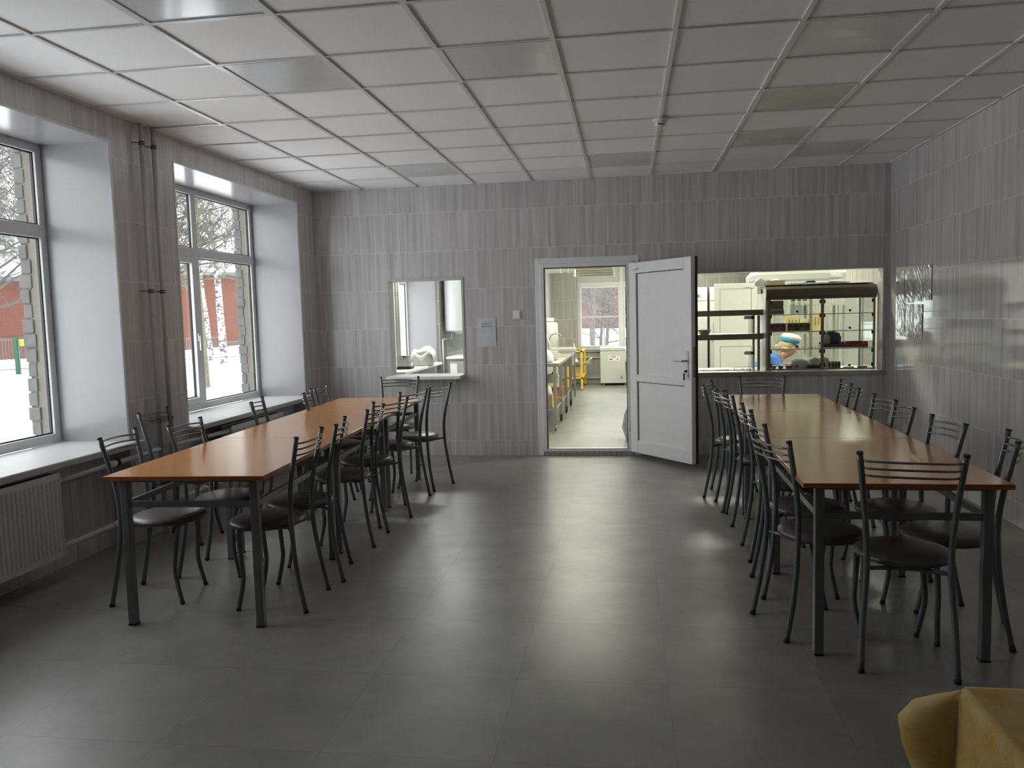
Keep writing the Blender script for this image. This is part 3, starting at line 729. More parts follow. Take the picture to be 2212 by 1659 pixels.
# rear-foot pairs on the floor, and the way the chair faces
GL = 'chairs around the left table row'; GR = 'chairs around the right table row'
CH = [
 ((-1.625, -4.540), (-1.640, -4.190), '-x', GL, 'dark metal chair on the aisle side of the left row, nearest the viewer'),
 ((-1.598, -4.072), (-1.676, -3.726), '-x', GL, 'dark metal chair on the aisle side of the left row, second from the viewer'),
 ((-1.643, -3.392), (-1.653, -3.044), '-x', GL, 'dark metal chair on the aisle side of the left row, third from the viewer'),
 ((-1.610, -2.618), (-1.745, -2.935), '-x', GL, 'dark chair set askew on the aisle side of the left row, fourth from viewer'),
 ((-1.640, -1.920), (-1.755, -2.240), '-x', GL, 'dark chair, aisle side of the left row, second from the far end'),
 ((-1.640, -1.750), (-1.552, -1.430), '-x', GL, 'dark chair pulled out at the far aisle corner of the left row'),
 ((-2.695, -4.524), (-2.738, -4.186), '+x', GL, 'dark chair on the window side of the left row, nearest the viewer'),
 ((-2.594, -4.064), (-2.609, -3.721), '+x', GL, 'dark metal chair on the window side of the left row, second from the viewer'),
 ((-3.175, -3.464), (-3.195, -3.110), '+x', GL, 'dark metal chair standing against the window pier in front of the risers'),
 ((-2.700, -2.840), (-2.780, -2.510), '+x', GL, 'dark chair, window side of the left row, in front of the far window pane'),
 ((-2.575, -2.190), (-2.660, -1.850), '+x', GL, 'dark chair, window side of the left row, in front of the far window reveal'),
 ((-2.655, -1.760), (-2.690, -1.410), '+x', GL, 'dark chair, window side of the left row, last before the back wall'),
 ((-2.412, -0.640), (-2.060, -0.610), '-y', GL, 'dark metal chair at the far head of the left row, under the small hatch'),
 ((0.579, -1.920), (0.668, -1.590), '+x', GR, 'dark chair, aisle side of the right row, farthest, by the open door'),
 ((0.654, -2.052), (0.668, -2.393), '+x', GR, 'dark chair, aisle side of the right row, second from the far end'),
 ((0.685, -2.440), (0.685, -2.774), '+x', GR, 'dark chair, aisle side of the right row, third from the far end'),
 ((0.690, -3.225), (0.688, -3.570), '+x', GR, 'dark metal chair on the aisle side of the right row, third from the viewer'),
 ((0.659, -3.831), (0.665, -4.170), '+x', GR, 'dark metal chair on the aisle side of the right row, second from the viewer'),
 ((0.582, -4.385), (0.675, -4.710), '+x', GR, 'dark metal chair on the aisle side of the right row, nearest the viewer'),
 ((1.668, -1.632), (1.580, -1.967), '-x', GR, 'dark metal chair on the wall side of the right row, farthest'),
 ((1.650, -2.008), (1.612, -2.343), '-x', GR, 'dark chair, wall side of the right row, second from the far end'),
 ((1.597, -2.775), (1.610, -3.105), '-x', GR, 'dark chair, wall side of the right row, third from the far end'),
 ((1.600, -3.180), (1.582, -3.525), '-x', GR, 'dark metal chair on the wall side of the right row, third from the viewer'),
 ((1.571, -3.855), (1.590, -4.195), '-x', GR, 'dark metal chair on the wall side of the right row, second from the viewer'),
 ((1.587, -4.735), (1.695, -4.410), '-x', GR, 'dark chair turned outward, wall side of the right row, nearest the viewer'),
 ((0.955, -1.190), (1.305, -1.205), '-y', GR, 'dark metal chair at the far head of the right row, under the serving hatch'),
 ((0.909, -4.992), (1.250, -5.062), '+y', GR, 'dark chair at the near head of the right row, back toward the viewer'),
]
for k, (a, b_, face, grp, lb_) in enumerate(CH):
    a = Vector(a); b_ = Vector(b_); m = (a + b_) / 2; d = (b_ - a).normalized()
    nrm = Vector((-d.y, d.x))
    want = {'-x': Vector((-1, 0)), '+x': Vector((1, 0)), '-y': Vector((0, -1)), '+y': Vector((0, 1))}[face]
    if nrm.dot(want) < 0: nrm = -nrm
    c = m + nrm * 0.25
    o = chair0 if k == 0 else copy_tree(chair0)
    o.location = (c.x, c.y, 0); o.rotation_euler = (0, 0, math.atan2(nrm.y, nrm.x) - PI / 2)
    tag(o, lb_, 'chair', grp)

# ------------------------------------------------------------------ near table with the yellow cloth
M_ycloth, nt, bs = _nodes('yellow lace cloth')
n = nt.nodes; l = nt.links
g = n.new('ShaderNodeTexCoord'); vo = n.new('ShaderNodeTexVoronoi'); vo.inputs['Scale'].default_value = 16
nz = n.new('ShaderNodeTexNoise'); nz.inputs['Scale'].default_value = 30; nz.inputs['Detail'].default_value = 6; nz.inputs['Distortion'].default_value = 2.5
l.new(g.outputs['Object'], vo.inputs['Vector']); l.new(g.outputs['Object'], nz.inputs['Vector'])
ad = n.new('ShaderNodeMath'); ad.operation = 'MULTIPLY_ADD'; ad.inputs[1].default_value = 0.6; l.new(vo.outputs['Distance'], ad.inputs[0]); l.new(nz.outputs['Fac'], ad.inputs[2])
r = n.new('ShaderNodeValToRGB'); r.color_ramp.elements[0].position = 0.45; r.color_ramp.elements[1].position = 0.95
r.color_ramp.elements[0].color = (0.60, 0.33, 0.04, 1); r.color_ramp.elements[1].color = (0.62, 0.46, 0.17, 1)
l.new(ad.outputs[0], r.inputs[0]); l.new(r.outputs[0], bs.inputs['Base Color']); bs.inputs['Roughness'].default_value = 0.6
t = empty('side_table', (1.12, -7.20, 0), 0, 'table under the yellow cloth at the lower right corner of the view', 'table')
MB().box(-0.497, 0.497, -0.477, 0.477, 0.722, 0.744).build('tabletop', M_wood, t)
for sx in (-1, 1):
    for sy in (-1, 1):
        MB().box(sx * 0.43 - 0.02, sx * 0.43 + 0.02, sy * 0.41 - 0.02, sy * 0.41 + 0.02, 0, 0.7215).build('leg', M_frame, t)
def yellow_cloth():
    x0, x1, y0, y1 = 0.620, 1.620, -7.680, -6.720
    b = MB(); N = 26
    per = []  # perimeter: point, outward normal angle, corner weight
    def side(p, q, nx, ny):
        for k in range(N):
            u = k / N; per.append((p[0] + (q[0] - p[0]) * u, p[1] + (q[1] - p[1]) * u, nx, ny, 0.0, u))
    def corner(cx, cy, a0):
        for k in range(15):
            a = a0 - (PI / 2) * k / 14
            per.append((cx, cy, math.cos(a), math.sin(a), math.sin(PI * k / 14), 0))
    side((x0, y0), (x0, y1), -1, 0); corner(x0, y1, PI); side((x0, y1), (x1, y1), 0, 1); corner(x1, y1, PI / 2)
    side((x1, y1), (x1, y0), 1, 0); corner(x1, y0, 0); side((x1, y0), (x0, y0), 0, -1); corner(x0, y0, -PI / 2)
    levels = [(0.0, 0.0, 0.0), (0.002, 0.010, 0.006), (0.025, 0.016, 0.045), (0.05, 0.018, 0.085), (0.085, 0.020, 0.108), (0.13, 0.022, 0.098), (0.19, 0.024, 0.070), (0.26, 0.026, 0.040), (0.33, 0.028, 0.030)]
    rings = []
    for (dz, o_, oc) in levels:
        ring = []
        for i, (px, py, nx, ny, cw, u) in enumerate(per):
            wv = 0.004 * math.sin(i * 0.9) * min(1, dz * 10)
            out = o_ + wv + cw * oc
            ring.append(b.bm.verts.new((px + nx * out, py + ny * out, 0.748 - dz - cw * 0.01 * (1 if dz > 0 else 0))))
        rings.append(ring)
    nP = len(per)
    for a, c in zip(rings, rings[1:]):
        for i in range(nP):
            j_ = (i + 1) % nP
            fc = b.bm.faces.new((a[i], a[j_], c[j_], c[i])); fc.smooth = True
    b.bm.faces.new(rings[0])
    bmesh.ops.remove_doubles(b.bm, verts=b.bm.verts, dist=0.0001)
    o = b.build('tablecloth', M_ycloth)
    sd = o.modifiers.new('t', 'SOLIDIFY'); sd.thickness = 0.0015; sd.offset = 1
    o['label'] = 'yellow patterned tablecloth with a flared corner at the lower right of the view'; o['category'] = 'tablecloth'
yellow_cloth()

# ------------------------------------------------------------------ serving room behind the small hatch
def simple(name, label, cat, m, fn, loc=(0, 0, 0), rz=0, group=None, part=None, **kw):
    """one thing that is a single mesh"""
    b = MB(); fn(b); o = b.build(name, m, **kw); o.location = loc; o.rotation_euler = (0, 0, rz)
    tag(o, label, cat, group); return o

# window ledge counter along the outer wall
t = empty('ledge_counter', (-3.105, 3.0, 0), 0, 'white worktop under the window of the room behind the small hatch', 'counter')
MB().box(-0.19, 0.195, -1.05, 1.10, 0.728, 0.762).build('worktop', M_mdf, t, bevel=0.004)
for y in (-0.9, 0.95):
    MB().box(-0.12, 0.12, y - 0.02, y + 0.02, 0, 0.7275).build('leg', M_mdf, t)
for y, lb_ in ((2.72, 'white heating riser behind the small hatch, the nearer of two'), (2.84, 'white heating riser behind the small hatch, the farther of two')):
    t = empty('heating_riser', (XL + 0.07, y, 0.0), 0, lb_, 'pipe', 'white risers behind the small hatch')
    MB().tube([(0, 0, 0.765), (0, 0, 2.8)], 0.017, 12).build('pipe', M_white, t)
    MB().tube([(0, 0, 1.795), (0, 0, 1.80)], 0.021, 12).build('clamp_ring', M_dsteel, t); MB().tube([(0, 0, 1.83), (0, 0, 1.835)], 0.021, 12).build('clamp_ring', M_dsteel, t)
# metal toaster-like box
t = empty('metal_canister', (-3.10, 2.62, 0.762), 0, 'square steel canister on a dark base, left on the hatch room worktop', 'canister')
MB().box(-0.07, 0.07, -0.07, 0.07, 0.035, 0.19).build('body', M_steel, t, bevel=0.006)
MB().box(-0.10, 0.11, -0.09, 0.09, 0.0, 0.034).build('base', M_black, t, bevel=0.008)
MB().prism([(-0.02, -0.0715, 0.18), (0.05, -0.0715, 0.18), (0.005, -0.0715, 0.152)], (0, 0.001, 0)).build('mark', M_dred, t)
# covered box
t = empty('covered_appliance', (-3.03, 3.35, 0.762), 0.1, 'grey appliance half covered with a white towel on the hatch room worktop', 'appliance')
b = MB(); b.prism([(-0.15, -0.13, 0.0), (0.15, -0.13, 0.0), (0.13, -0.13, 0.24), (-0.10, -0.13, 0.20)], (0, 0.26, 0)); b.build('housing', mat('light grey housing', (0.52, 0.52, 0.50), 0.5), t, bevel=0.01)
def towel():
    b = MB(); N = 14; V = {}
    for i in range(N + 1):
        for k in range(N + 1):
            u = i / N; v = k / N
            x = -0.17 + 0.34 * u; y = -0.155 + 0.30 * v
            top = 0.215 + 0.05 * u + 0.02 * math.sin(u * 9 + v * 3)
            edge = max(0, (0.16 - v) / 0.16)
            z = top - edge * (0.16 * (1 - abs(u - 0.45))) + 0.008 * math.sin(v * 17 + u * 5)
            if u < 0.1: z -= 0.12 * (0.1 - u) / 0.1
            if u > 0.9: z -= 0.16 * (u - 0.9) / 0.1; x += 0.02
            V[i, k] = b.bm.verts.new((x, y, z))
    for i in range(N):
        for k in range(N):
            fc = b.bm.faces.new((V[i, k], V[i + 1, k], V[i + 1, k + 1], V[i, k + 1])); fc.smooth = True
    o = b.build('towel', M_cloth); sd = o.modifiers.new('t', 'SOLIDIFY'); sd.thickness = 0.004
    o.location = (-3.03, 3.35, 0.775); o.rotation_euler = (0, 0, 0.1)
    tag(o, 'white towel draped over the grey appliance behind the small hatch', 'towel')
towel()
# water heater
t = empty('water_heater', (-2.955, 5.63, 1.22), 0, 'white cylindrical water heater hanging on the far wall behind the small hatch', 'water heater')
MB().lathe([(0.20, 0.0), (0.232, 0.008), (0.238, 0.03), (0.238, 1.02), (0.225, 1.06), (0.05, 1.09)], 36).build('tank', M_heater, t)
MB().lathe([(0.06, -0.045), (0.10, -0.035), (0.145, -0.005), (0.15, 0.0)], 24, (0.03, 0, 0)).build('heater_cap', M_heater, t)
MB().tube([(-0.12, -0.05, 0.0), (-0.12, -0.05, -0.10), (-0.15, -0.05, -0.13), (-0.21, -0.03, -0.13)], 0.012, 8, smooth=3).build('inlet_pipe', M_steel, t)
MB().tube([(-0.08, -0.05, 0.0), (-0.08, -0.05, -0.09), (-0.10, -0.05, -0.14)], 0.010, 8, smooth=3).build('safety_valve', M_dsteel, t)
MB().tube([(-0.25, -0.20, -1.0), (-0.25, -0.20, -0.135), (-0.23, -0.16, -0.13), (-0.20, -0.04, -0.13)], 0.014, 8).build('drain_pipe', M_white, t)
MB().box(-0.1, 0.1, 0.2385, 0.286, 0.75, 0.85).build('wall_bracket', M_steel, t)
simple('corner_pillar', 'cream boxed pillar in the corner beside the water heater', 'pillar', M_kwall_x, lambda b: b.box(-3.298, -3.245, 5.42, 5.90, 0, 2.83))
t = empty('sink_counter', (-2.46, 5.25, 0), 0, 'white topped counter with a recessed front right of the pillar behind the small hatch', 'counter')
MB().box(-0.55, 0.5, -0.45, 0.62, 0.775, 0.81).build('worktop', M_mdf, t, bevel=0.004)
MB().box(-0.50, 0.48, -0.38, 0.60, 0.10, 0.74).build('cabinet_body', M_mdf, t)
MB().box(-0.38, -0.08, -0.392, -0.381, 0.14, 0.70).build('cabinet_door', mat('grey cabinet front', (0.33, 0.31, 0.29), 0.5), t)
MB().box(-0.53, 0.49, -0.41, -0.395, 0.742, 0.774).build('rim', M_steel, t)
for x in (-0.45, 0.42): MB().box(x - 0.03, x + 0.03, -0.33, 0.55, 0, 0.0995).build('plinth', M_black, t)

# ------------------------------------------------------------------ kitchen, seen through the doorway
t = empty('work_table', (-1.215, 3.2, 0), 0, 'long steel work table on castors along the left side of the kitchen doorway view', 'table')
MB().box(-0.365, 0.36, -1.50, 1.50, 0.822, 0.86).build('worktop', M_steel, t, bevel=0.004)
MB().box(-0.33, 0.30, -1.45, 1.45, 0.262, 0.285).build('undershelf', M_steel, t)
for sx in (-0.33, 0.295):
    for y in (-1.42, -0.53, 0.40, 1.36):
        lg = MB().box(sx - 0.02, sx + 0.02, y - 0.02, y + 0.02, 0.10, 0.8215).build('leg', M_steel, t)
        b = MB(); b.tube([(sx - 0.012, y, 0.040), (sx + 0.012, y, 0.040)], 0.0395, 16); b.box(sx - 0.018, sx - 0.014, y - 0.015, y + 0.02, 0.03, 0.10); b.box(sx + 0.014, sx + 0.018, y - 0.015, y + 0.02, 0.03, 0.10); b.box(sx - 0.018, sx + 0.018, y - 0.02, y + 0.02, 0.085, 0.0995)
        b.build('castor', M_black if y > -1 else M_steel, lg)
TZ = 0.861
def bottle_shape(r, h, neck=0.35):
    return [(r * 0.9, 0), (r, 0.01), (r, h * 0.62), (r * neck, h * 0.8), (r * neck, h)]
# things on the table
def bagfn(r, h, seed, sx=1, sy=1):
    rnd = random.Random(seed)
    def fn(b):
        N = 18; rings = []
        prof = [(0.7, 0), (0.95, 0.04), (1.0, 0.25), (0.97, 0.55), (0.85, 0.8), (0.5, 0.92), (0.25, 1.0)]
        for pr_, z in prof:
            rings.append([b.bm.verts.new((r * sx * pr_ * (1 + 0.2 * rnd.uniform(-1, 1)) * math.cos(2 * PI * k / N), r * sy * pr_ * (1 + 0.2 * rnd.uniform(-1, 1)) * math.sin(2 * PI * k / N), h * (z + (0.07 * rnd.uniform(-1, 1) if 0 < z else 0)))) for k in range(N)])
        for a, c in zip(rings, rings[1:]):
            for k in range(N):
                fc = b.bm.faces.new((a[k], a[(k + 1) % N], c[(k + 1) % N], c[k])); fc.smooth = True
        b.bm.faces.new(rings[0][::-1]); b.bm.faces.new(rings[-1])
    return fn
simple('plastic_bag', 'crumpled white plastic bag at the near end of the kitchen work table', 'bag', M_cloth, bagfn(0.085, 0.15, 4), (-1.04, 1.95, TZ))
t = empty('white_jug', (-0.98, 2.45, TZ), 0, 'small white jug behind the plastic bag on the work table', 'jug')
MB().lathe([(0.035, 0), (0.045, 0.01), (0.05, 0.06), (0.035, 0.10), (0.04, 0.115)], 18).build('body', M_white, t)
MB().tube([(0.045, 0, 0.09), (0.075, 0, 0.075), (0.07, 0, 0.04), (0.047, 0, 0.03)], 0.006, 8, smooth=3).build('handle', M_white, t)
t = empty('knife', (-0.97, 3.2, TZ + 0.004), -0.3, 'knife with a brown wooden handle on the work table', 'knife')
MB().box(-0.01, 0.12, -0.012, 0.012, 0, 0.018).build('grip', M_card, t, bevel=0.004); MB().box(-0.17, -0.01, -0.014, 0.014, 0.002, 0.005).build('blade', M_steel, t)
t = empty('sink_tap', (-1.33, 5.25, 0.855), 0, 'tall curved chrome tap over the sink beyond the work table', 'tap')
b = MB(); b.tube([(0, 0, 0), (0, 0, 0.14), (0.03, 0, 0.24), (0.10, 0, 0.29), (0.18, 0, 0.285), (0.215, 0, 0.25)], 0.011, 10, smooth=5); b.build('spout', M_chrome, t)
MB().tube([(-0.05, 0, 0.0), (-0.055, 0, 0.07)], 0.02, 12).build('mixer_knob', M_chrome, t)
t = empty('sink_unit', (-1.25, 5.75, 0), 0, 'steel sink unit with a white splash board beyond the work table', 'sink')
b = MB(); b.box(-0.33, 0.33, -0.90, 0.30, 0.82, 0.853); b.build('rim', M_steel, t)
MB().box(-0.30, 0.30, -0.35, 0.25, 0.58, 0.8195).build('basin', M_steel, t)
MB().box(-0.33, 0.33, 0.301, 0.325, 0.82, 0.885).build('splash_board', M_white, t)
for sx in (-0.30, 0.30):
    for y in (-0.85, 0.25): MB().box(sx - 0.02, sx + 0.02, y - 0.02, y + 0.02, 0, 0.8195).build('leg', M_steel, t)
t = empty('wall_boiler', (-1.44, 6.75, 0.74), 0, 'white upright tank with a small grey knob left of the tap', 'boiler')
MB().lathe([(0.13, 0), (0.142, 0.01), (0.142, 0.55), (0.13, 0.58), (0.04, 0.60)], 28).build('tank', M_white, t)
MB().box(-0.09, 0.08, -0.07, 0.07, 0.60, 0.67).build('head', M_white, t, bevel=0.015)
MB().tube([(0.08, -0.02, 0.62), (0.12, -0.02, 0.625)], 0.020, 12).build('knob', M_dsteel, t)
b = MB(); b.box(-0.12, 0.12, -0.12, 0.12, -0.74, -0.001); b.build('stand', M_white, t)
t = empty('squeegee_stick', (-1.18, 3.75, TZ), 0, 'thin grey stick leaning up from the work table beside the tap', 'stick')
MB().tube([(0.06, 0.0, 0.006), (-0.075, 0.12, 0.42)], 0.009, 8).build('rod', M_pipe, t); MB().tube([(-0.075, 0.12, 0.42), (-0.079, 0.124, 0.435)], 0.011, 8).build('tip', M_dsteel, t)
t = empty('detergent_bottle', (-1.22, 3.0, TZ), 0, 'small bottle with a blue and red label at the left edge of the doorway', 'bottle')
MB().lathe(bottle_shape(0.035, 0.22), 16).build('body', M_white, t); MB().lathe([(0.0355, 0.03), (0.036, 0.032), (0.036, 0.07), (0.0355, 0.072)], 16).build('label_lower', M_red, t); MB().lathe([(0.0355, 0.08), (0.036, 0.082), (0.036, 0.13), (0.0355, 0.132)], 16).build('label_upper', M_cyan, t)
# things on the undershelf and below
UZ = 0.286
t = empty('red_basin', (-1.15, 3.10, UZ), 0, 'red plastic basin on the shelf under the work table', 'basin')
b = MB(); b.lathe([(0.16, 0), (0.165, 0.005), (0.23, 0.15), (0.245, 0.155), (0.245, 0.165), (0.222, 0.16), (0.15, 0.012), (0.01, 0.012)], 28, sy=1.5); b.build('bowl', M_red, t)
simple('cutting_board', 'pale wooden board lying across the red basin under the work table', 'board', M_card2, lambda b: b.box(-0.19, 0.20, -0.28, 0.28, 0, 0.02), (-1.15, 3.10, UZ + 0.166), bevel=0.004)
simple('cardboard_box', 'brown cardboard box on the undershelf at the left edge of the doorway', 'box', M_card, lambda b: b.box(-0.10, 0.10, -0.09, 0.09, 0, 0.16), (-1.06, 1.92, UZ), bevel=0.003)
simple('paper_bag', 'crumpled white paper bag on top of the brown box under the work table', 'bag', M_cloth, bagfn(0.09, 0.12, 8), (-1.06, 1.92, UZ + 0.161))
simple('orange_bowl', 'small orange bowl on the undershelf between table legs', 'bowl', M_orange, lambda b: b.lathe([(0.05, 0), (0.055, 0.004), (0.10, 0.07), (0.104, 0.072), (0.094, 0.07), (0.045, 0.01), (0.01, 0.01)], 22), (-0.99, 2.45, UZ))
simple('plastic_bag', 'greyish white bag on the undershelf behind the orange bowl', 'bag', M_cloth, bagfn(0.10, 0.22, 9), (-1.28, 2.45, UZ))
t = empty('white_canister', (-1.16, 4.15, UZ), 0, 'white plastic canister on the far end of the undershelf', 'canister')
MB().box(-0.09, 0.09, -0.12, 0.12, 0, 0.26).build('body', M_white, t, bevel=0.02); MB().lathe([(0.025, 0.26), (0.025, 0.285), (0.02, 0.29)], 14).build('cap', M_red, t)
# yellow stand with mop bucket
t = empty('yellow_stand', (-1.02, 7.82, 0), 0, 'yellow painted steel stand holding a mop bucket beyond the work table', 'stand')
for sx in (-0.13, 0.13):
    for y in (-0.62, 0.62): MB().box(sx - 0.02, sx + 0.02, y - 0.02, y + 0.02, 0.012, 0.76).build('leg', M_yel, t)
for z in (0.22, 0.735):
    b = MB(); b.box(-0.15, 0.15, -0.64, -0.60, z, z + 0.025); b.box(-0.15, 0.15, 0.60, 0.64, z, z + 0.025); b.box(-0.15, -0.11, -0.6, 0.6, z, z + 0.025); b.box(0.11, 0.15, -0.6, 0.6, z, z + 0.025)
    if z < 0.5: b.box(-0.11, 0.11, -0.6, 0.6, z + 0.008, z + 0.014)
    b.build('shelf_frame', M_yel, t)
for sx in (-0.13, 0.13):
    for y in (-0.62, 0.62): MB().tube([(sx, y, 0), (sx, y, 0.0125)], 0.024, 10).build('foot_pad', M_cap, t)
t = empty('mop_bucket', (-1.02, 7.50, 0.245), 0, 'beige plastic bucket with a grey rag rim on the yellow stand', 'bucket')
MB().lathe([(0.085, 0), (0.09, 0.005), (0.105, 0.22), (0.112, 0.225), (0.10, 0.225), (0.08, 0.01), (0.01, 0.01)], 24).build('pail', mat('beige pail', (0.55, 0.43, 0.24), 0.5), t)
MB().lathe([(0.09, 0.19), (0.122, 0.20), (0.126, 0.235), (0.08, 0.262), (0.02, 0.258)], 20).build('rag', mat('grey rag', (0.13, 0.135, 0.12), 0.9, var=0.3, bump=0.5, scale=30), t)
t = empty('mop', (-1.02, 7.50, 0.513), 0, 'white handled mop standing in the bucket on the yellow stand', 'mop')
MB().tube([(0.0, 0, 0.0), (-0.035, 0.03, 0.38)], 0.012, 8).build('handle', M_white, t); MB().lathe([(0.03, 0), (0.05, 0.02), (0.035, 0.06), (0.012, 0.08)], 14).build('mop_head', M_cloth, t)
t = empty('dustpan', (-0.80, 7.25, 0.52), 0, 'dark scoop with a white brush hanging on the right side of the yellow stand', 'dustpan')
MB().box(-0.068, 0.06, -0.05, 0.05, -0.04, 0.02).build('scoop', M_dsteel, t, bevel=0.01); MB().tube([(0.0, 0, 0.021), (0.11, 0, 0.10)], 0.010, 8).build('brush_handle', M_white, t)
# chest freezer
t = empty('chest_freezer', (-0.28, 8.36, 0), 0, 'white chest freezer under the kitchen window, framed by the doorway', 'freezer')
MB().box(-0.285, 0.285, -0.26, 0.26, 0.045, 0.70).build('cabinet', M_white, t, bevel=0.012)
MB().box(-0.292, 0.292, -0.268, 0.268, 0.706, 0.775).build('lid', M_white, t, bevel=0.012)
MB().box(-0.285, 0.285, -0.255, 0.255, 0.698, 0.708).build('lid_gasket', M_dsteel, t)
b = MB(); b.box(-0.115, 0.115, -0.264, -0.2605, 0.50, 0.60); lbp = b.build('label_plate', mat('cream label', (0.78, 0.77, 0.70), 0.5), t)
b = MB(); b.box(-0.07, 0.03, -0.266, -0.2642, 0.575, 0.588); b.box(-0.10, -0.03, -0.266, -0.2642, 0.525, 0.545); b.build('label_print', M_dred, lbp)
b = MB(); b.prism([(0.04, -0.266, 0.525), (0.085, -0.266, 0.525), (0.075, -0.266, 0.555)], (0, 0.0015, 0)); b.build('label_mark', M_ink, lbp)
MB().box(0.13, 0.16, -0.264, -0.2605, 0.14, 0.19).build('socket_grille', M_dsteel, t)
for sx in (-0.22, 0.22):
    for y in (-0.2, 0.2): MB().lathe([(0.018, 0), (0.018, 0.0445)], 12, (sx, y, 0)).build('foot', M_white, t)
t = empty('grey_bin', (0.10, 7.55, 0), 0, 'dark grey bin in front of the freezer, cut off by the door edge', 'bin')
b = MB(); b.prism([(-0.13, -0.13, 0.0), (0.13, -0.13, 0.0), (0.16, -0.13, 0.50), (-0.16, -0.13, 0.50)], (0, 0.26, 0)); b.build('body', mat('dark grey plastic', (0.13, 0.13, 0.11), 0.5), t, bevel=0.015)
MB().box(-0.165, 0.165, -0.14, 0.14, 0.502, 0.53).build('lid', M_dsteel, t, bevel=0.01)
t = empty('soup_ladle', (0.0, 7.60, 0.532), 0, 'curved grey ladle handle rising from the bin lid', 'ladle')
MB().tube([(0.0, 0, 0.012), (-0.02, 0, 0.14), (-0.07, 0, 0.235), (-0.13, 0, 0.25)], 0.013, 8, smooth=4).build('handle', M_pipe, t); MB().lathe([(0.03, 0.0), (0.045, 0.02), (0.045, 0.035)], 16).build('cup', M_dsteel, t)
simple('plastic_sack', 'pale blue filled plastic sack standing inside the kitchen beside the doorway', 'sack', M_film, bagfn(0.19, 0.50, 12), (0.14, 1.05, 0))
for (z, lb_) in ((0.545, 'white heating pipe on the kitchen back wall, upper one'), (0.115, 'white heating pipe on the kitchen back wall, near the floor')):
    simple('heating_pipe', lb_, 'pipe', M_white, lambda b: b.tube([(-0.55, 0, 0), (1.6, 0, 0)], 0.017, 10), (-1.0, KY - 0.03, z), group='kitchen heating pipes')
# overhead duct and slatted lamp in the kitchen
t = empty('air_duct', (-1.15, 5.4, 2.12), 0, 'white rectangular air duct under the kitchen ceiling, left in the doorway view', 'duct')
MB().box(-0.44, 0.26, -0.12, 0.12, 0.055, 0.20).build('casing', M_white, t, bevel=0.004)
for x in (0.03, 0.16): MB().box(x, x + 0.03, -0.128, 0.128, 0.047, 0.208).build('joint_band', M_pvc, t)
for x in (-0.4, 0.2): MB().tube([(x, 0, 0.20), (x, 0, 0.71)], 0.006, 6).build('hanger_rod', M_steel, t)
t = empty('slatted_hood', (-0.55, 5.4, 2.10), 0, 'slatted metal hood panel hanging before the kitchen window', 'hood')
for k in range(4):
    b = MB(); b.prism([(-0.32 + 0.02 * k, -0.20 + 0.11 * k, 0.14 - 0.035 * k), (0.30 + 0.01 * k, -0.20 + 0.11 * k, 0.14 - 0.035 * k), (0.30 + 0.01 * k, -0.13 + 0.11 * k, 0.115 - 0.035 * k), (-0.32 + 0.02 * k, -0.13 + 0.11 * k, 0.115 - 0.035 * k)], (0, 0, 0.012))
    b.build('slat', M_steel, t)
MB().box(-0.335, -0.322, -0.22, 0.27, 0.0, 0.17).build('side_plate', M_white, t); MB().box(0.332, 0.345, -0.22, 0.27, 0.0, 0.17).build('side_plate', M_white, t)
for x in (-0.3285, 0.3385): MB().tube([(x, 0, 0.17), (x, 0, 0.73)], 0.006, 6).build('hanger_rod', M_steel, t)
# kitchen window
def kitchen_window():
    x0, x1, z0, z1 = KW; win = struct(empty('window_4', (0, 0, 0)))
    ya, yb = KY + 0.18, KY + 0.25; zt = 2.085
    b = MB()
    fw = 0.05
    b.box(x0, x0 + fw, ya, yb, z0, z1); b.box(x1 - fw, x1, ya, yb, z0, z1); b.box(x0 + fw, x1 - fw, ya, yb, z0, z0 + fw); b.box(x0 + fw, x1 - fw, ya, yb, z1 - fw, z1)
    xm = [x0 + fw, 0.01, x1 - fw]
    b.box(-0.155, -0.085, ya, yb, z0 + fw, z1 - fw); b.box(x0 + fw, -0.155, ya, yb, zt - 0.03, zt + 0.04); b.box(-0.085, x1 - fw, ya, yb, zt - 0.03, zt + 0.04)
    b.build('window_frame', M_pvc, win, bevel=0.004)
    for (a, c) in ((x0 + fw, -0.155), (-0.085, x1 - fw)):
        e = 0.035; b = MB(); zl, zh = z0 + fw, zt - 0.03
        b.box(a, a + e, ya - 0.012, yb - 0.01, zl, zh); b.box(c - e, c, ya - 0.012, yb - 0.01, zl, zh); b.box(a + e, c - e, ya - 0.012, yb - 0.01, zl, zl + e); b.box(a + e, c - e, ya - 0.012, yb - 0.01, zh - e, zh)
        b.build('sash', M_pvc, win, bevel=0.004)
        MB().box(a + e, c - e, ya + 0.012, ya + 0.030, 1.385, 1.41).build('muntin', M_pvc, win)
        MB().box(a + e, c - e, ya + 0.031, ya + 0.035, zl + e, zh - e).build('pane', M_glass, win)
        MB().box(a, c, ya + 0.02, ya + 0.04, zt + 0.04, z1 - fw).build('infill_panel', M_white, win)
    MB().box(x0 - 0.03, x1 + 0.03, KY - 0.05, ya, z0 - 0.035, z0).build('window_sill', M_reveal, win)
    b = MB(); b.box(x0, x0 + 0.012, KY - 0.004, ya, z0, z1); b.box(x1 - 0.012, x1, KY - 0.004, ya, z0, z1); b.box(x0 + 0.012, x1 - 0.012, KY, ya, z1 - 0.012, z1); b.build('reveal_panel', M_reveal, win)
kitchen_window()

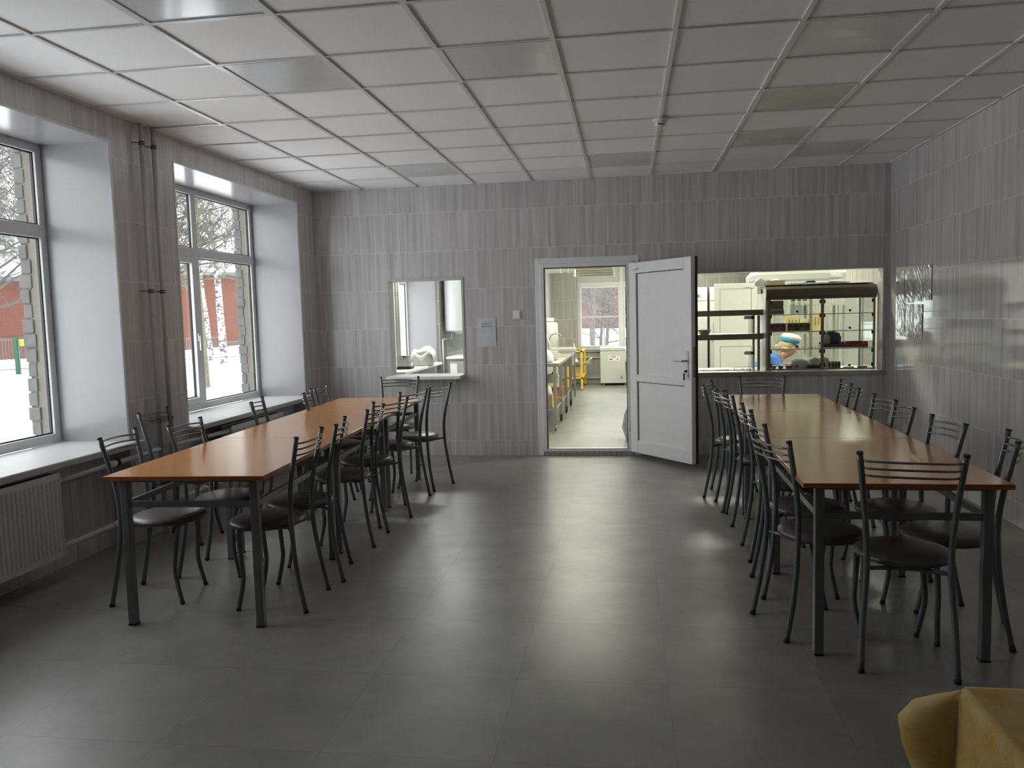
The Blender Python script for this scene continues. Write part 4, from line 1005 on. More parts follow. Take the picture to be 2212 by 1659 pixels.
# lamp fittings the kitchen light comes from
for k, (x, y) in enumerate(KLAMPS + [(-2.5, 3.2)]):
    t = empty('tube_lamp', (x, y, 2.76), 0, 'white tube lamp on the ' + ['kitchen ceiling just behind the serving hatch', 'kitchen ceiling midway, behind the hatch', 'kitchen ceiling before the refrigerators', 'kitchen ceiling just inside the doorway', 'kitchen ceiling over the sink', 'kitchen ceiling at the near right', 'kitchen ceiling at the far right', 'ceiling of the small hatch room'][k], 'ceiling light', 'kitchen tube lamps')
    MB().box(-0.60, 0.60, -0.15, 0.15, 0.03, 0.0745).build('housing', M_white, t)

# ------------------------------------------------------------------ kitchen seen over the serving counter
t = empty('serving_counter', (1.56, 0.55, 0), 0, 'steel topped serving counter behind the wide hatch', 'counter')
MB().box(-0.92, 0.93, -0.375, 0.35, 0.795, 0.828).build('worktop', M_steel, t)
MB().box(-0.90, 0.91, -0.34, 0.32, 0.08, 0.7945).build('cabinet_body', M_white, t)
for x in (-0.8, 0.8): MB().box(x - 0.05, x + 0.05, -0.28, 0.26, 0, 0.0795).build('plinth', M_black, t)
CZ = 0.829
# plate rack on the left
t = empty('serving_rack', (0.99, 0.45, CZ), 0, 'dark edged two-tier serving rack at the left end of the hatch', 'rack')
for z in (0.352, 0.598):
    b = MB(); b.box(-0.37, 0.372, -0.195, 0.20, z + 0.012, z + 0.035); sh = b.build('shelf', M_steel, t)
    b = MB(); b.box(-0.372, 0.374, -0.21, -0.196, z - 0.020, z + 0.037); b.box(0.3742, 0.385, -0.21, 0.21, z - 0.020, z + 0.037); b.build('edge_bar', M_dsteel, sh)
for (x, y) in ((0.345, -0.17), (0.345, 0.17), (-0.33, -0.17), (-0.33, 0.17)):
    MB().box(x - 0.011, x + 0.011, y - 0.011, y + 0.011, 0.0, 0.575).build('post', M_dsteel, t)
t = empty('bowl', (0.80, 0.42, CZ + 0.388), 0, 'wide shallow grey bowl on the lower tier of the serving rack', 'bowl')
MB().lathe([(0.045, 0), (0.048, 0.004), (0.065, 0.035), (0.075, 0.045), (0.073, 0.048), (0.060, 0.038), (0.04, 0.008), (0.01, 0.008)], 28).build('dish', mat('grey green ceramic', (0.33, 0.33, 0.28), 0.3), t)
for k, (z, w_) in enumerate(((0.43, 0.17), (0.09, 0.20))):
    t = empty('cup_dispenser', (1.27, 0.36, CZ + z - 0.05 if k == 0 else CZ), 0, ('clear ribbed dispenser with a dark knob, upper one on the rack' if k == 0 else 'clear ribbed dispenser with a dark knob, lower one on the counter'), 'dispenser', 'clear dispensers on the rack')
    hh = 0.15 if k == 0 else 0.17
    b0 = 0.008 if k == 0 else 0.0
    MB().tube([(0, 0, b0), (0, 0, b0 + hh)], 0.028, 14).build('tube', M_clear, t)
    MB().box(-0.07, 0.03, -0.03, 0.03, b0 + hh + 0.001, b0 + hh + 0.035).build('head', M_pvc, t, bevel=0.008)
    MB().tube([(0.012, -0.032, b0 + hh + 0.018), (0.012, -0.05, b0 + hh + 0.018)], 0.018, 14).build('knob', mat('dark violet knob', (0.03, 0.02, 0.09), 0.3), t)
t = empty('tray_slide', (0.86, 0.27, CZ), 0, 'steel rod tray slide on the counter behind the open door', 'tray rails')
for k in range(4): MB().tube([(-0.19, -0.06 + 0.045 * k, 0.014), (0.18, -0.06 + 0.045 * k, 0.014)], 0.007, 8).build('rod', M_steel, t)
for x in (-0.15, 0.15): MB().box(x - 0.008, x + 0.008, -0.075, 0.09, 0.0, 0.0068).build('cross_bar', M_steel, t)
t = empty('wire_tray', (1.16, 0.30, CZ), 0, 'white tray with wire handles on the counter below the rack', 'tray')
MB().box(-0.10, 0.12, -0.07, 0.09, 0.0, 0.018).build('pan', M_white, t, bevel=0.004)
for x in (-0.03, 0.06): MB().tube([(x - 0.04, -0.05, 0.018), (x - 0.04, -0.05, 0.048), (x + 0.03, -0.05, 0.048), (x + 0.03, -0.05, 0.018)], 0.003, 6).build('wire_handle', M_dsteel, t)

# display case
CX0, CX1, CM = 1.395, 2.462, 1.946
t = empty('display_case', (0, 0, CZ), 0, 'glass-fronted display case with dark canopy and four shelves behind the serving hatch', 'display case')
yf, yb = 0.20, 0.74
b = MB(); b.box(CX0, CX0 + 0.022, yf + 0.02, yb, 0, 0.80); b.build('side_panel', M_pvc, t)
b = MB(); b.box(CX1 - 0.008, CX1, yf + 0.02, yb, 0.02, 0.80); b.build('side_glass', M_cglass, t)
for x, n_ in ((CX0 + 0.032, 0.013), (CM, 0.014), (CX1 - 0.020, 0.009)):
    p_ = MB().box(x - n_, x + n_, yf - 0.004, yf + 0.022, 0, 0.735).build('post', M_dsteel, t)
    for z in (0.06, 0.20, 0.385, 0.56, 0.70):
        for sd in (-1, 1):
            if x < 1.5 and sd < 0: continue
            if x > 2.3 and sd > 0: continue
            MB().box(x + sd * (n_ + 0.0005), x + sd * (n_ + 0.014), yf + 0.0, yf + 0.012, z - 0.018, z + 0.018).build('hinge_clip', M_black, p_)
pts = [(0.205, 0.728), (0.178, 0.762), (0.170, 0.80), (0.182, 0.835), (0.215, 0.862), (0.29, 0.872), (0.75, 0.876), (0.75, 0.86), (0.30, 0.855), (0.235, 0.842), (0.205, 0.825), (0.195, 0.80), (0.20, 0.770), (0.225, 0.738)]
b = MB(); b.prism([(CX0, y, z) for y, z in pts], (CX1 - CX0 + 0.0, 0, 0)); b.build('canopy', M_canopy, t)
b = MB(); b.box(CX0 + 0.001, CX1 - 0.001, 0.235, 0.75, 0.8765, 0.880); b.build('top_board', M_white, t)
b = MB(); b.box(CX0, CX1, yf - 0.012, yf + 0.02, -0.0, 0.026); b.build('bottom_rail', M_dsteel, t)
b = MB(); b.box(CX0 + 0.023, CX1 - 0.009, yf + 0.024, yb - 0.01, 0.001, 0.012); b.build('base_tray', M_steel, t)
SZ = [0.225, 0.402, 0.577]
for z in SZ:
    sh = MB().box(CX0 + 0.023, CX1 - 0.009, yf + 0.026, yb - 0.01, z - 0.004, z + 0.002).build('shelf', M_cglass, t)
    MB().box(CX0 + 0.046, CX1 - 0.03, yf + 0.0225, yf + 0.0258, z - 0.006, z + 0.002).build('shelf_lip', M_steel, sh)
zz = [0.026] + SZ + [0.735]
for a, c in zip(zz, zz[1:]):
    for (x0, x1) in ((CX0 + 0.046, CM - 0.015), (CM + 0.015, CX1 - 0.030)):
        fl = MB().box(x0, x1, yf - 0.001, yf + 0.003, a + 0.008, c - 0.008).build('glass_flap', M_cglass, t)
        MB().tube([((x0 + x1) / 2 + 0.01, yf - 0.0015, a + 0.028), ((x0 + x1) / 2 + 0.01, yf - 0.018, a + 0.028)], 0.0115, 16).build('knob', M_black, fl)
for y in (yb - 0.02,):
    for x in (CX0 + 0.04, CX1 - 0.02): MB().box(x - 0.01, x + 0.01, y - 0.01, y + 0.01, 0.012, 0.855).build('rear_post', M_steel, t)
# contents, shelf by shelf
def S(i): return CZ + SZ[i] + 0.003
BZ = CZ + 0.0125
CARL = ['reddish printed juice carton, leftmost of the row in the display case', 'reddish printed juice carton, second from left in the display case row', 'reddish printed juice carton, next to the olive ones in the display case',
        'olive printed juice carton, leftmost of the four', 'olive printed juice carton, second of the four', 'olive printed juice carton, third of the four', 'olive printed juice carton, rightmost of the four']
for k in range(7):
    x = 1.475 + 0.056 * k + (0.012 if k > 2 else 0)
    t = empty('juice_carton', (x, 0.335, S(1)), 0, CARL[k], 'carton', 'juice cartons in the display case')
    MB().box(-0.0265, 0.0265, -0.03, 0.03, 0, 0.083).build('box', M_carton_r if k < 3 else M_carton, t, bevel=0.002)
    b = MB(); b.lathe([(0.001, 0), (0.016, 0.0), (0.016, 0.0012), (0.001, 0.0014)], 18)
    o = b.build('print', M_dred if k < 3 else mat('dark olive print', (0.045, 0.055, 0.01), 0.5), t); o.rotation_euler = (PI / 2, 0, 0); o.location = (0.0, -0.0305, 0.052); o.scale = (1, 0.8, 1)
t = empty('cardboard_box', (1.535, 0.50, S(2)), 0, 'brown cardboard box on the top shelf of the display case, left of the bottle pack', 'box')
MB().box(-0.065, 0.075, -0.06, 0.07, 0.052, 0.142).build('carton', M_card, t, bevel=0.002)
b = MB(); b.box(-0.075, 0.08, -0.065, 0.075, 0, 0.051); b.build('printed_tray', M_white, t)
b = MB()
for k in range(5): b.box(-0.065 + k * 0.028, -0.05 + k * 0.028, -0.0665, -0.0652, 0.015, 0.035)
b.build('tray_print', M_ink, t)
for k in range(6):
    i, j = k % 3, k // 3
    t = empty('water_bottle', (1.695 + 0.058 * i, 0.34 + 0.075 * j, S(2)), 0, ['left', 'middle', 'right'][i] + ' bottle, ' + ['front', 'rear'][j] + ' row of the clear pack in the display case', 'bottle', 'clear bottles packed on the top shelf')
    MB().lathe(bottle_shape(0.027, 0.135, 0.42), 16).build('body', M_clear, t); MB().lathe([(0.012, 0.1352), (0.012, 0.147), (0.010, 0.148)], 12).build('cap', mat('dark green cap', (0.02, 0.05, 0.03), 0.4) if k == 0 else bpy.data.materials['dark green cap'], t)
t = empty('navy_bag', (2.10, 0.45, S(0) + 0.031), 0, 'dark blue shiny bag in the red tray in the display case', 'bag')
b = MB(); bagfn(0.078, 0.135, 31, 1.15, 0.8)(b); b.build('sack', M_navy, t); b = MB(); bagfn(0.045, 0.11, 32)(b); o = b.build('grey_fold', M_paper, t); o.location = (-0.072, -0.035, 0)
t = empty('red_tray', (2.20, 0.43, S(0)), 0, 'dark red tray on the third shelf of the display case, right half', 'tray')
b = MB(); b.box(-0.21, 0.22, -0.11, 0.12, 0, 0.006); b.box(-0.21, 0.22, -0.11, -0.104, 0.006, 0.03); b.box(-0.21, 0.22, 0.114, 0.12, 0.006, 0.05); b.box(-0.21, -0.204, -0.104, 0.114, 0.006, 0.03); b.box(0.214, 0.22, -0.104, 0.114, 0.006, 0.06)
b.build('tray_body', M_dred, t)
simple('red_box', 'flat dark red box at the right end of the red tray', 'box', M_dred, lambda b: b.box(-0.08, 0.08, -0.05, 0.05, 0, 0.055), (2.31, 0.45, S(0) + 0.0065), bevel=0.004)
CUT = ['row of spoons lying on the third shelf, left of the centre post, leftmost', 'spoon lying second from left on the third shelf of the display case', 'spoon lying third from left on the third shelf of the display case', 'spoon lying rightmost by the centre post of the display case']
for k in range(4):
    t = empty('serving_spoon', (1.66 + 0.07 * k, 0.36, S(0)), 0.7 + 0.3 * k, ['leftmost', 'second', 'third', 'rightmost'][k] + ' of the steel spoons lying left of the centre post in the display case', 'spoon', 'spoons in the display case')
    MB().lathe([(0.004, 0.002), (0.018, 0.003), (0.022, 0.010), (0.018, 0.009), (0.004, 0.006)], 14, sx=1.3).build('spoon_bowl', M_chrome, t); MB().tube([(0.026, 0, 0.009), (0.09, 0, 0.016)], 0.004, 6).build('handle', M_steel, t)
# bottom of the case
for k in range(3):
    t = empty('foil_tray', (1.49 + 0.072 * k, 0.33, BZ), 0, ['left', 'middle', 'right'][k] + 'most crumpled foil tray on the floor of the display case', 'tray', 'foil trays in the display case')
    b = MB(); b.lathe([(0.020, 0), (0.022, 0.002), (0.033, 0.038), (0.035, 0.040), (0.029, 0.036), (0.018, 0.005), (0.004, 0.005)], 12, sy=1.6); b.build('tray_body', M_foil, t)
simple('cloth_bundle', 'pale crumpled cloth bundle behind the lower left flap of the display case', 'cloth', M_cloth, bagfn(0.075, 0.10, 41, 1.3, 0.8), (1.755, 0.36, BZ))
simple('paper_bag', 'cream paper bag left of the centre post on the case floor', 'bag', mat('cream paper', (0.72, 0.70, 0.55), 0.7, bump=0.4), bagfn(0.065, 0.115, 42, 1.2, 0.8), (1.915, 0.48, BZ))
simple('dark_rag', 'dark rag in front of the cream paper bag, at the foot of the centre post', 'rag', M_black, bagfn(0.05, 0.045, 43, 1.4, 0.8), (1.885, 0.32, BZ))
simple('paper_bag', 'cream paper bag right of the centre post on the case floor', 'bag', bpy.data.materials['cream paper'], bagfn(0.06, 0.12, 44, 1.1, 0.8), (2.035, 0.55, BZ))
for k in range(4):
    t = empty('spice_jar', (2.058 + 0.031 * k, 0.37, BZ), 0, ['leftmost', 'second', 'third', 'rightmost'][k] + ' brown jar of the row on the display case floor', 'jar', 'brown jars in the display case')
    MB().lathe([(0.0145, 0), (0.015, 0.002), (0.015, 0.055), (0.012, 0.06)], 14).build('glass', M_brown, t); MB().lathe([(0.0142, 0.0605), (0.0142, 0.07), (0.013, 0.071)], 14).build('lid', M_card, t)
simple('orange_packet', 'small orange packet near the lower right knob of the display case', 'packet', M_orange, lambda b: b.box(-0.05, 0.05, -0.02, 0.02, 0, 0.018), (2.235, 0.33, BZ), 0.1, bevel=0.004)
simple('dark_packet', 'dark green packet in the lower right corner of the display case', 'packet', mat('dark green film', (0.03, 0.045, 0.02), 0.4), lambda b: b.box(-0.045, 0.045, -0.02, 0.02, 0, 0.020), (2.37, 0.34, BZ), -0.1, bevel=0.004)
# on top of the case
TOPZ = CZ + 0.8805
t = empty('tan_tray', (1.525, 0.46, TOPZ), 0, 'tan box tray on the left of the display case top', 'tray')
b = MB(); b.box(-0.09, 0.09, -0.07, 0.07, 0, 0.004); b.box(-0.09, 0.09, -0.07, -0.065, 0.004, 0.048); b.box(-0.09, 0.09, 0.065, 0.07, 0.004, 0.048); b.box(-0.09, -0.085, -0.065, 0.065, 0.004, 0.048); b.box(0.085, 0.09, -0.065, 0.065, 0.004, 0.048); b.box(-0.096, 0.096, -0.076, -0.0705, 0.042, 0.050)
b.build('tray_body', mat('tan plastic', (0.50, 0.44, 0.26), 0.5), t)
simple('white_rag', 'white rag heaped in the tan tray on the display case', 'rag', M_cloth, bagfn(0.045, 0.062, 51, 1.2, 1), (1.53, 0.46, TOPZ + 0.0045))
simple('cardboard_packet', 'pale grey folded carton leaning on the left edge of the display case top', 'carton', M_pvc, lambda b: b.prism([(-0.055, -0.04, 0), (0.05, -0.04, 0), (0.05, -0.04, 0.05), (0.0, -0.04, 0.085), (-0.055, -0.04, 0.045)], (0, 0.1, 0)), (1.385, 0.52, TOPZ), bevel=0.002)
simple('paper_stack', 'stack of white papers on the middle of the display case top', 'papers', M_paper, lambda b: b.box(-0.14, 0.14, -0.10, 0.10, 0, 0.020), (1.78, 0.46, TOPZ), 0.05, bevel=0.002)
simple('black_wallet', 'flat black pouch on the white papers over the display case', 'pouch', M_black, lambda b: b.box(-0.045, 0.045, -0.04, 0.04, 0, 0.016), (1.87, 0.42, TOPZ + 0.0205), 0.1, bevel=0.005)
simple('grey_folder', 'grey folder lying right of the white papers over the display case', 'folder', mat('grey folder', (0.36, 0.36, 0.37), 0.5), lambda b: b.prism([(-0.15, -0.08, 0), (0.16, -0.08, 0), (0.16, -0.08, 0.006), (-0.15, -0.08, 0.016)], (0, 0.17, 0)), (2.09, 0.46, TOPZ))
simple('dark_cloth', 'thin dark cloth lying over the grey folder', 'cloth', M_black, lambda b: b.prism([(-0.10, -0.05, 0.0045), (0.10, -0.05, 0.0), (0.10, -0.05, 0.004), (-0.10, -0.05, 0.013)], (0, 0.1, 0)), (2.16, 0.44, TOPZ + 0.0115))

# partition with the white door, fridges, extractor hood, things further back
struct(MB().box(2.44, KX, 7.05, 7.17, 0, H).build('wall_kitchen_store', M_kwall_x))
d3 = struct(empty('door_3', (0, 0, 0)))
b = MB(); b.box(1.59, 2.36, 7.00, 7.05, 0.02, 1.955); b.build('leaf', M_white, d3, bevel=0.004)
b = MB()
for (z0, z1) in ((0.12, 0.80), (0.92, 1.86)):
    for (xa, xb_, za, zb_) in ((1.69, 1.70, z0, z1), (2.25, 2.26, z0, z1), (1.70, 2.25, z1 - 0.01, z1), (1.70, 2.25, z0, z0 + 0.01)): b.box(xa, xb_, 6.9985, 7.0, za, zb_)
b.build('panel_groove', M_dsteel, d3)
MB().box(1.625, 1.645, 6.985, 6.9995, 0.98, 1.12).build('handle_plate', M_white, d3); MB().tube([(1.635, 6.975, 1.03), (1.72, 6.975, 1.03)], 0.009, 8).build('lever', M_white, d3)
MB().box(2.361, 2.439, 7.02, 7.12, 0, 2.0).build('door_jamb', M_dsteel, d3); MB().tube([(2.12, 6.99, 1.90), (2.30, 6.985, 1.86)], 0.006, 6).build('closer_arm', M_steel, d3)
for x0, x1, lb_ in ((0.93, 1.555, 'tall white refrigerator with a small display, seen right beside the open door'), (1.60, 2.18, 'tall white refrigerator partly hidden behind the white kitchen door')):
    t = empty('refrigerator', ((x0 + x1) / 2, 8.2, 0), 0, lb_, 'refrigerator', 'white refrigerators in the kitchen')
    hw_ = (x1 - x0) / 2
    MB().box(-hw_, hw_, -0.26, 0.40, 0.06, 1.93).build('cabinet', M_white, t, bevel=0.006)
    MB().box(-hw_ + 0.002, hw_ - 0.002, -0.30, -0.262, 0.08, 1.655).build('door', M_white, t, bevel=0.008)
    pn = MB().box(-hw_ + 0.002, hw_ - 0.002, -0.295, -0.262, 1.665, 1.86).build('control_panel', M_white, t, bevel=0.006)
    MB().box(-0.02, 0.19, -0.299, -0.2955, 1.72, 1.80).build('display', mat('grey display', (0.35, 0.34, 0.33), 0.4), pn); MB().box(0.06, 0.15, -0.302, -0.2992, 1.745, 1.775).build('screen', M_black, pn)
    MB().box(-hw_ + 0.03, -hw_ + 0.06, -0.325, -0.301, 0.90, 1.25).build('handle', M_white, t)
    MB().box(-hw_ + 0.03, hw_ - 0.03, -0.2, 0.35, 0, 0.0595).build('base', M_black, t)
t = empty('extractor_hood', (2.25, 3.1, 1.845), 0, 'large pale extractor hood hanging over the kitchen, above the display case', 'hood')
b = MB(); b.prism([(-0.58, -0.45, 0), (0.55, -0.45, 0), (0.55, -0.45, 0.07), (-0.58, -0.45, 0.07)], (0, 0.9, 0)); b.build('rim', M_white, t)
b = MB(); V = [(-0.58, -0.45, 0.0705), (0.55, -0.45, 0.0705), (0.55, 0.45, 0.0705), (-0.58, 0.45, 0.0705), (-0.25, -0.40, 0.45), (0.52, -0.40, 0.45), (0.52, 0.40, 0.45), (-0.25, 0.40, 0.45)]
v = [b.bm.verts.new(p) for p in V]
for fc in ((3, 2, 1, 0), (4, 5, 6, 7), (0, 1, 5, 4), (1, 2, 6, 5), (2, 3, 7, 6), (3, 0, 4, 7)): b.bm.faces.new([v[i] for i in fc])
b.build('canopy', mat('pale green enamel', (0.62, 0.68, 0.60), 0.35, var=0.02), t)
MB().box(0.0, 0.3, -0.15, 0.15, 0.4505, 0.985).build('duct', M_white, t)
MB().box(0.36, 0.48, -0.47, -0.4505, 0.01, 0.05).build('switch_box', M_pvc, t)
# white storage rack with yellow cartons
t = empty('storage_rack', (2.62, 4.6, 0), 0, 'grey steel storage rack in the kitchen behind the display case', 'rack')
for (x, y) in ((-0.42, -0.2), (0.12, -0.2), (-0.42, 0.2), (0.12, 0.2), (0.55, -0.2), (0.55, 0.2)): MB().box(x - 0.02, x + 0.02, y - 0.02, y + 0.02, 0, 1.62).build('post', M_dsteel if (x, y) == (0.12, -0.2) else M_white, t)
for z in (0.60, 1.08, 1.5): MB().box(-0.45, 0.58, -0.178, 0.178, z, z + 0.02).build('shelf', M_white, t)
for k, (x, w_, h_) in enumerate(((2.48, 0.095, 0.26), (2.67, 0.085, 0.20), (2.86, 0.095, 0.30))):
    t = empty('yellow_carton', (x, 4.52, 1.101), 0, ['left', 'middle', 'right'][k] + ' yellow printed carton on the storage rack behind the display case', 'carton', 'yellow cartons on the storage rack')
    MB().box(-w_, w_, -0.1, 0.1, 0, h_).build('box', M_card2, t, bevel=0.003)
    b = MB()
    for q in range(3): b.box(-w_ * 0.6 + q * w_ * 0.5, -w_ * 0.6 + q * w_ * 0.5 + 0.018, -0.102, -0.1005, h_ * 0.35, h_ * 0.75)
    b.build('print', mat('brown print', (0.38, 0.26, 0.08), 0.6) if k == 0 else bpy.data.materials['brown print'], t)
t = empty('white_cabinet', (3.45, 4.7, 0), 0, 'white kitchen cabinet right of the storage rack', 'cabinet')
MB().box(-0.22, 0.32, -0.25, 0.25, 0.05, 1.72).build('body', M_white, t, bevel=0.006)
MB().box(-0.215, 0.045, -0.272, -0.2505, 0.07, 1.70).build('door', M_white, t, bevel=0.003); MB().box(0.055, 0.315, -0.272, -0.2505, 0.07, 1.70).build('door', M_white, t, bevel=0.003)
MB().box(-0.18, 0.28, -0.2, 0.2, 0, 0.0495).build('plinth', M_black, t)

# ------------------------------------------------------------------ kitchen worker
t = empty('prep_table', (2.28, 2.45, 0), 0, 'steel preparation table the kitchen worker leans over', 'table')
MB().box(-0.20, 0.55, -0.35, 0.35, 0.655, 0.685).build('worktop', M_steel, t)
for (x, y) in ((-0.16, -0.31), (0.5, -0.31), (-0.16, 0.31), (0.5, 0.31)): MB().box(x - 0.02, x + 0.02, y - 0.02, y + 0.02, 0, 0.6545).build('leg', M_steel, t)
t = empty('stool', (1.63, 2.45, 0), 0, 'round kitchen stool under the worker', 'stool')
MB().lathe([(0.17, 0.405), (0.18, 0.41), (0.18, 0.42), (0.16, 0.428), (0.02, 0.428)], 24).build('seat', M_black, t)
for k in range(4):
    a = PI / 4 + k * PI / 2; MB().tube([(0.11 * math.cos(a), 0.11 * math.sin(a), 0.404), (0.17 * math.cos(a), 0.17 * math.sin(a), 0.0)], 0.012, 8).build('leg', M_steel, t)
def skin(name, verts, edges, m, parent=None, sub=2, root=0):
    me = bpy.data.meshes.new(name); me.from_pydata([v[:3] for v in verts], edges, []); me.update()
    o = bpy.data.objects.new(name, me); col.objects.link(o); me.materials.append(m)
    if parent: o.parent = parent
    md = o.modifiers.new('sk', 'SKIN'); md.use_smooth_shade = True
    if not me.skin_vertices: me.attributes  # created with the modifier
    sk = me.skin_vertices
    if len(sk) == 0:
        bm = bmesh.new(); bm.from_mesh(me); bm.verts.layers.skin.verify(); bm.to_mesh(me); bm.free(); sk = me.skin_vertices
    for i, v in enumerate(verts):
        r = v[3] if isinstance(v[3], tuple) else (v[3], v[3]); sk[0].data[i].radius = r; sk[0].data[i].use_root = (i == root)
    s2 = o.modifiers.new('ss', 'SUBSURF'); s2.levels = sub; s2.render_levels = sub
    return o
def worker():
    px, py, pz = 1.50, 2.45, 0.52
    p = empty('person', (px, py, 0), 0, 'person in blue top and white blue-banded cap, bent forward behind the display case', 'person')
    # coordinates relative to (px, py, 0); facing +x
    V = [(0.12, 0, 0.56, (0.13, 0.12)), (0.20, 0, 0.67, (0.13, 0.11)), (0.30, 0, 0.77, (0.15, 0.115)), (0.39, 0, 0.835, (0.13, 0.09)), (0.455, 0, 0.865, (0.062, 0.06)), (0.505, 0, 0.885, (0.062, 0.062)),
         (0.56, 0, 0.925, (0.085, 0.098)), (0.57, 0, 0.985, (0.094, 0.105)), (0.56, 0, 1.03, (0.065, 0.075)),
         (0.36, 0.17, 0.80, 0.062), (0.40, 0.235, 0.70, 0.050), (0.55, 0.24, 0.72, 0.040), (0.66, 0.17, 0.725, 0.030), (0.71, 0.14, 0.722, 0.028),
         (0.36, -0.17, 0.80, 0.062), (0.40, -0.235, 0.70, 0.050), (0.55, -0.24, 0.72, 0.040), (0.66, -0.17, 0.725, 0.030), (0.71, -0.14, 0.722, 0.028),
         (0.15, 0.10, 0.53, 0.09), (0.40, 0.13, 0.50, 0.068), (0.42, 0.13, 0.27, 0.052), (0.38, 0.13, 0.08, 0.038), (0.45, 0.13, 0.045, 0.036), (0.56, 0.13, 0.032, 0.030),
         (0.15, -0.10, 0.53, 0.09), (0.40, -0.13, 0.50, 0.068), (0.42, -0.13, 0.27, 0.052), (0.38, -0.13, 0.08, 0.038), (0.45, -0.13, 0.045, 0.036), (0.56, -0.13, 0.032, 0.030)]
    Ed = [(0, 1), (1, 2), (2, 3), (3, 4), (4, 5), (5, 6), (6, 7), (7, 8), (3, 9), (9, 10), (10, 11), (11, 12), (12, 13), (3, 14), (14, 15), (15, 16), (16, 17), (17, 18),
          (0, 19), (19, 20), (20, 21), (21, 22), (22, 23), (23, 24), (0, 25), (25, 26), (26, 27), (27, 28), (28, 29), (29, 30)]
    body = skin('body', V, Ed, M_skin, p)
    # fingers, each its own chain rooted in the palm
    for sy, nm in ((1, 'hand'), (-1, 'hand')):
        pts = [(0.70, sy * 0.14, 0.720, 0.022)]; ed = []
        for k, (dy, ln) in enumerate(((-0.026, 0.068), (-0.009, 0.078), (0.009, 0.073), (0.026, 0.058))):
            b0 = len(pts)
            pts += [(0.735, sy * 0.14 + dy, 0.722, 0.0085), (0.735 + ln * 0.55, sy * 0.14 + dy * 1.1, 0.718, 0.008), (0.735 + ln, sy * 0.14 + dy * 1.15, 0.702, 0.0068)]
            ed += [(0, b0), (b0, b0 + 1), (b0 + 1, b0 + 2)]
        b0 = len(pts); pts += [(0.712, sy * 0.105, 0.716, 0.010), (0.74, sy * 0.085, 0.708, 0.0088), (0.757, sy * 0.078, 0.702, 0.0075)]; ed += [(0, b0), (b0, b0 + 1), (b0 + 1, b0 + 2)]
        skin(nm, pts, ed, M_skin, p, sub=1)
    # face details on the head (centre 0.56,0,0.98)
    b = MB(); b.tube([(0.655, 0, 0.985), (0.684, 0, 0.945), (0.658, 0, 0.934)], [0.008, 0.013, 0.009], 8, smooth=2); b.build('nose', M_skin, p, shade=True)
    for sy in (-1, 1):
        b = MB(); b.lathe([(0.002, -0.009), (0.009, -0.004), (0.009, 0.004), (0.002, 0.009)], 10, (0.654, sy * 0.034, 0.985)); b.build('eye', M_ink, p)
        b = MB(); b.tube([(0.555, sy * 0.088, 1.005), (0.545, sy * 0.099, 0.985), (0.558, sy * 0.090, 0.962)], 0.009, 8, smooth=3); b.build('ear', M_skin, p)
    MB().tube([(0.645, -0.024, 0.905), (0.654, 0, 0.902), (0.645, 0.024, 0.905)], 0.005, 6).build('mouth', mat('lips', (0.45, 0.16, 0.13), 0.5), p)
    # hair bun low on the nape and around the ears
    b = MB(); b.lathe([(0.02, -0.075), (0.075, -0.055), (0.10, 0.0), (0.098, 0.045), (0.06, 0.06)], 22, (0.522, 0, 0.985), sx=1.0, sy=1.12); b.build('hair', M_hair, p)
    b = MB(); b.lathe([(0.01, -0.045), (0.04, -0.035), (0.052, 0.0), (0.04, 0.035), (0.01, 0.045)], 16, (0.418, -0.01, 0.97)); b.build('hair_bun', M_hair, p)
    # top: follows the torso and upper arms
    V2 = [(0.115, 0, 0.565, (0.145, 0.135)), (0.20, 0, 0.685, (0.145, 0.128)), (0.30, 0, 0.79, (0.165, 0.125)), (0.39, 0, 0.845, (0.14, 0.095)), (0.435, 0, 0.868, (0.075, 0.065)),
          (0.36, 0.17, 0.805, 0.076), (0.40, 0.238, 0.70, 0.062), (0.47, 0.245, 0.705, 0.056), (0.36, -0.17, 0.805, 0.076), (0.40, -0.238, 0.70, 0.062), (0.47, -0.245, 0.705, 0.056)]
    skin('blouse', V2, [(0, 1), (1, 2), (2, 3), (3, 4), (3, 5), (5, 6), (6, 7), (3, 8), (8, 9), (9, 10)], M_blue, p)
    V3 = [(0.115, 0, 0.55, (0.142, 0.13)), (0.15, 0.10, 0.525, 0.10), (0.40, 0.13, 0.50, 0.080), (0.42, 0.13, 0.27, 0.068), (0.39, 0.13, 0.11, 0.058), (0.15, -0.10, 0.525, 0.108), (0.40, -0.13, 0.50, 0.080), (0.42, -0.13, 0.27, 0.068), (0.39, -0.13, 0.11, 0.058)]
    skin('trousers', V3, [(0, 1), (1, 2), (2, 3), (3, 4), (0, 5), (5, 6), (6, 7), (7, 8)], M_navy, p)
    for sy in (-1, 1):
        MB().box(0.335, 0.60, sy * 0.13 - 0.045, sy * 0.13 + 0.045, 0.0, 0.075).build('shoe', M_black, p, bevel=0.025, seg=3)
    # cap: blue band, white crown tilted forward, small blue tuft
    def tilt(o): o.rotation_euler = (0, math.radians(14), 0)
    b = MB(); b.lathe([(0.112, -0.018), (0.115, -0.016), (0.119, 0.022), (0.10, 0.026)], 28, sy=0.98); o = b.build('cap_band', M_cyan, p); o.location = (0.565, 0, 1.052); tilt(o)
    b = MB(); b.lathe([(0.118, 0.010), (0.128, 0.03), (0.122, 0.055), (0.088, 0.080), (0.03, 0.088)], 28, sy=0.98); o = b.build('cap_crown', M_cloth, p); o.location = (0.572, 0, 1.06); tilt(o)
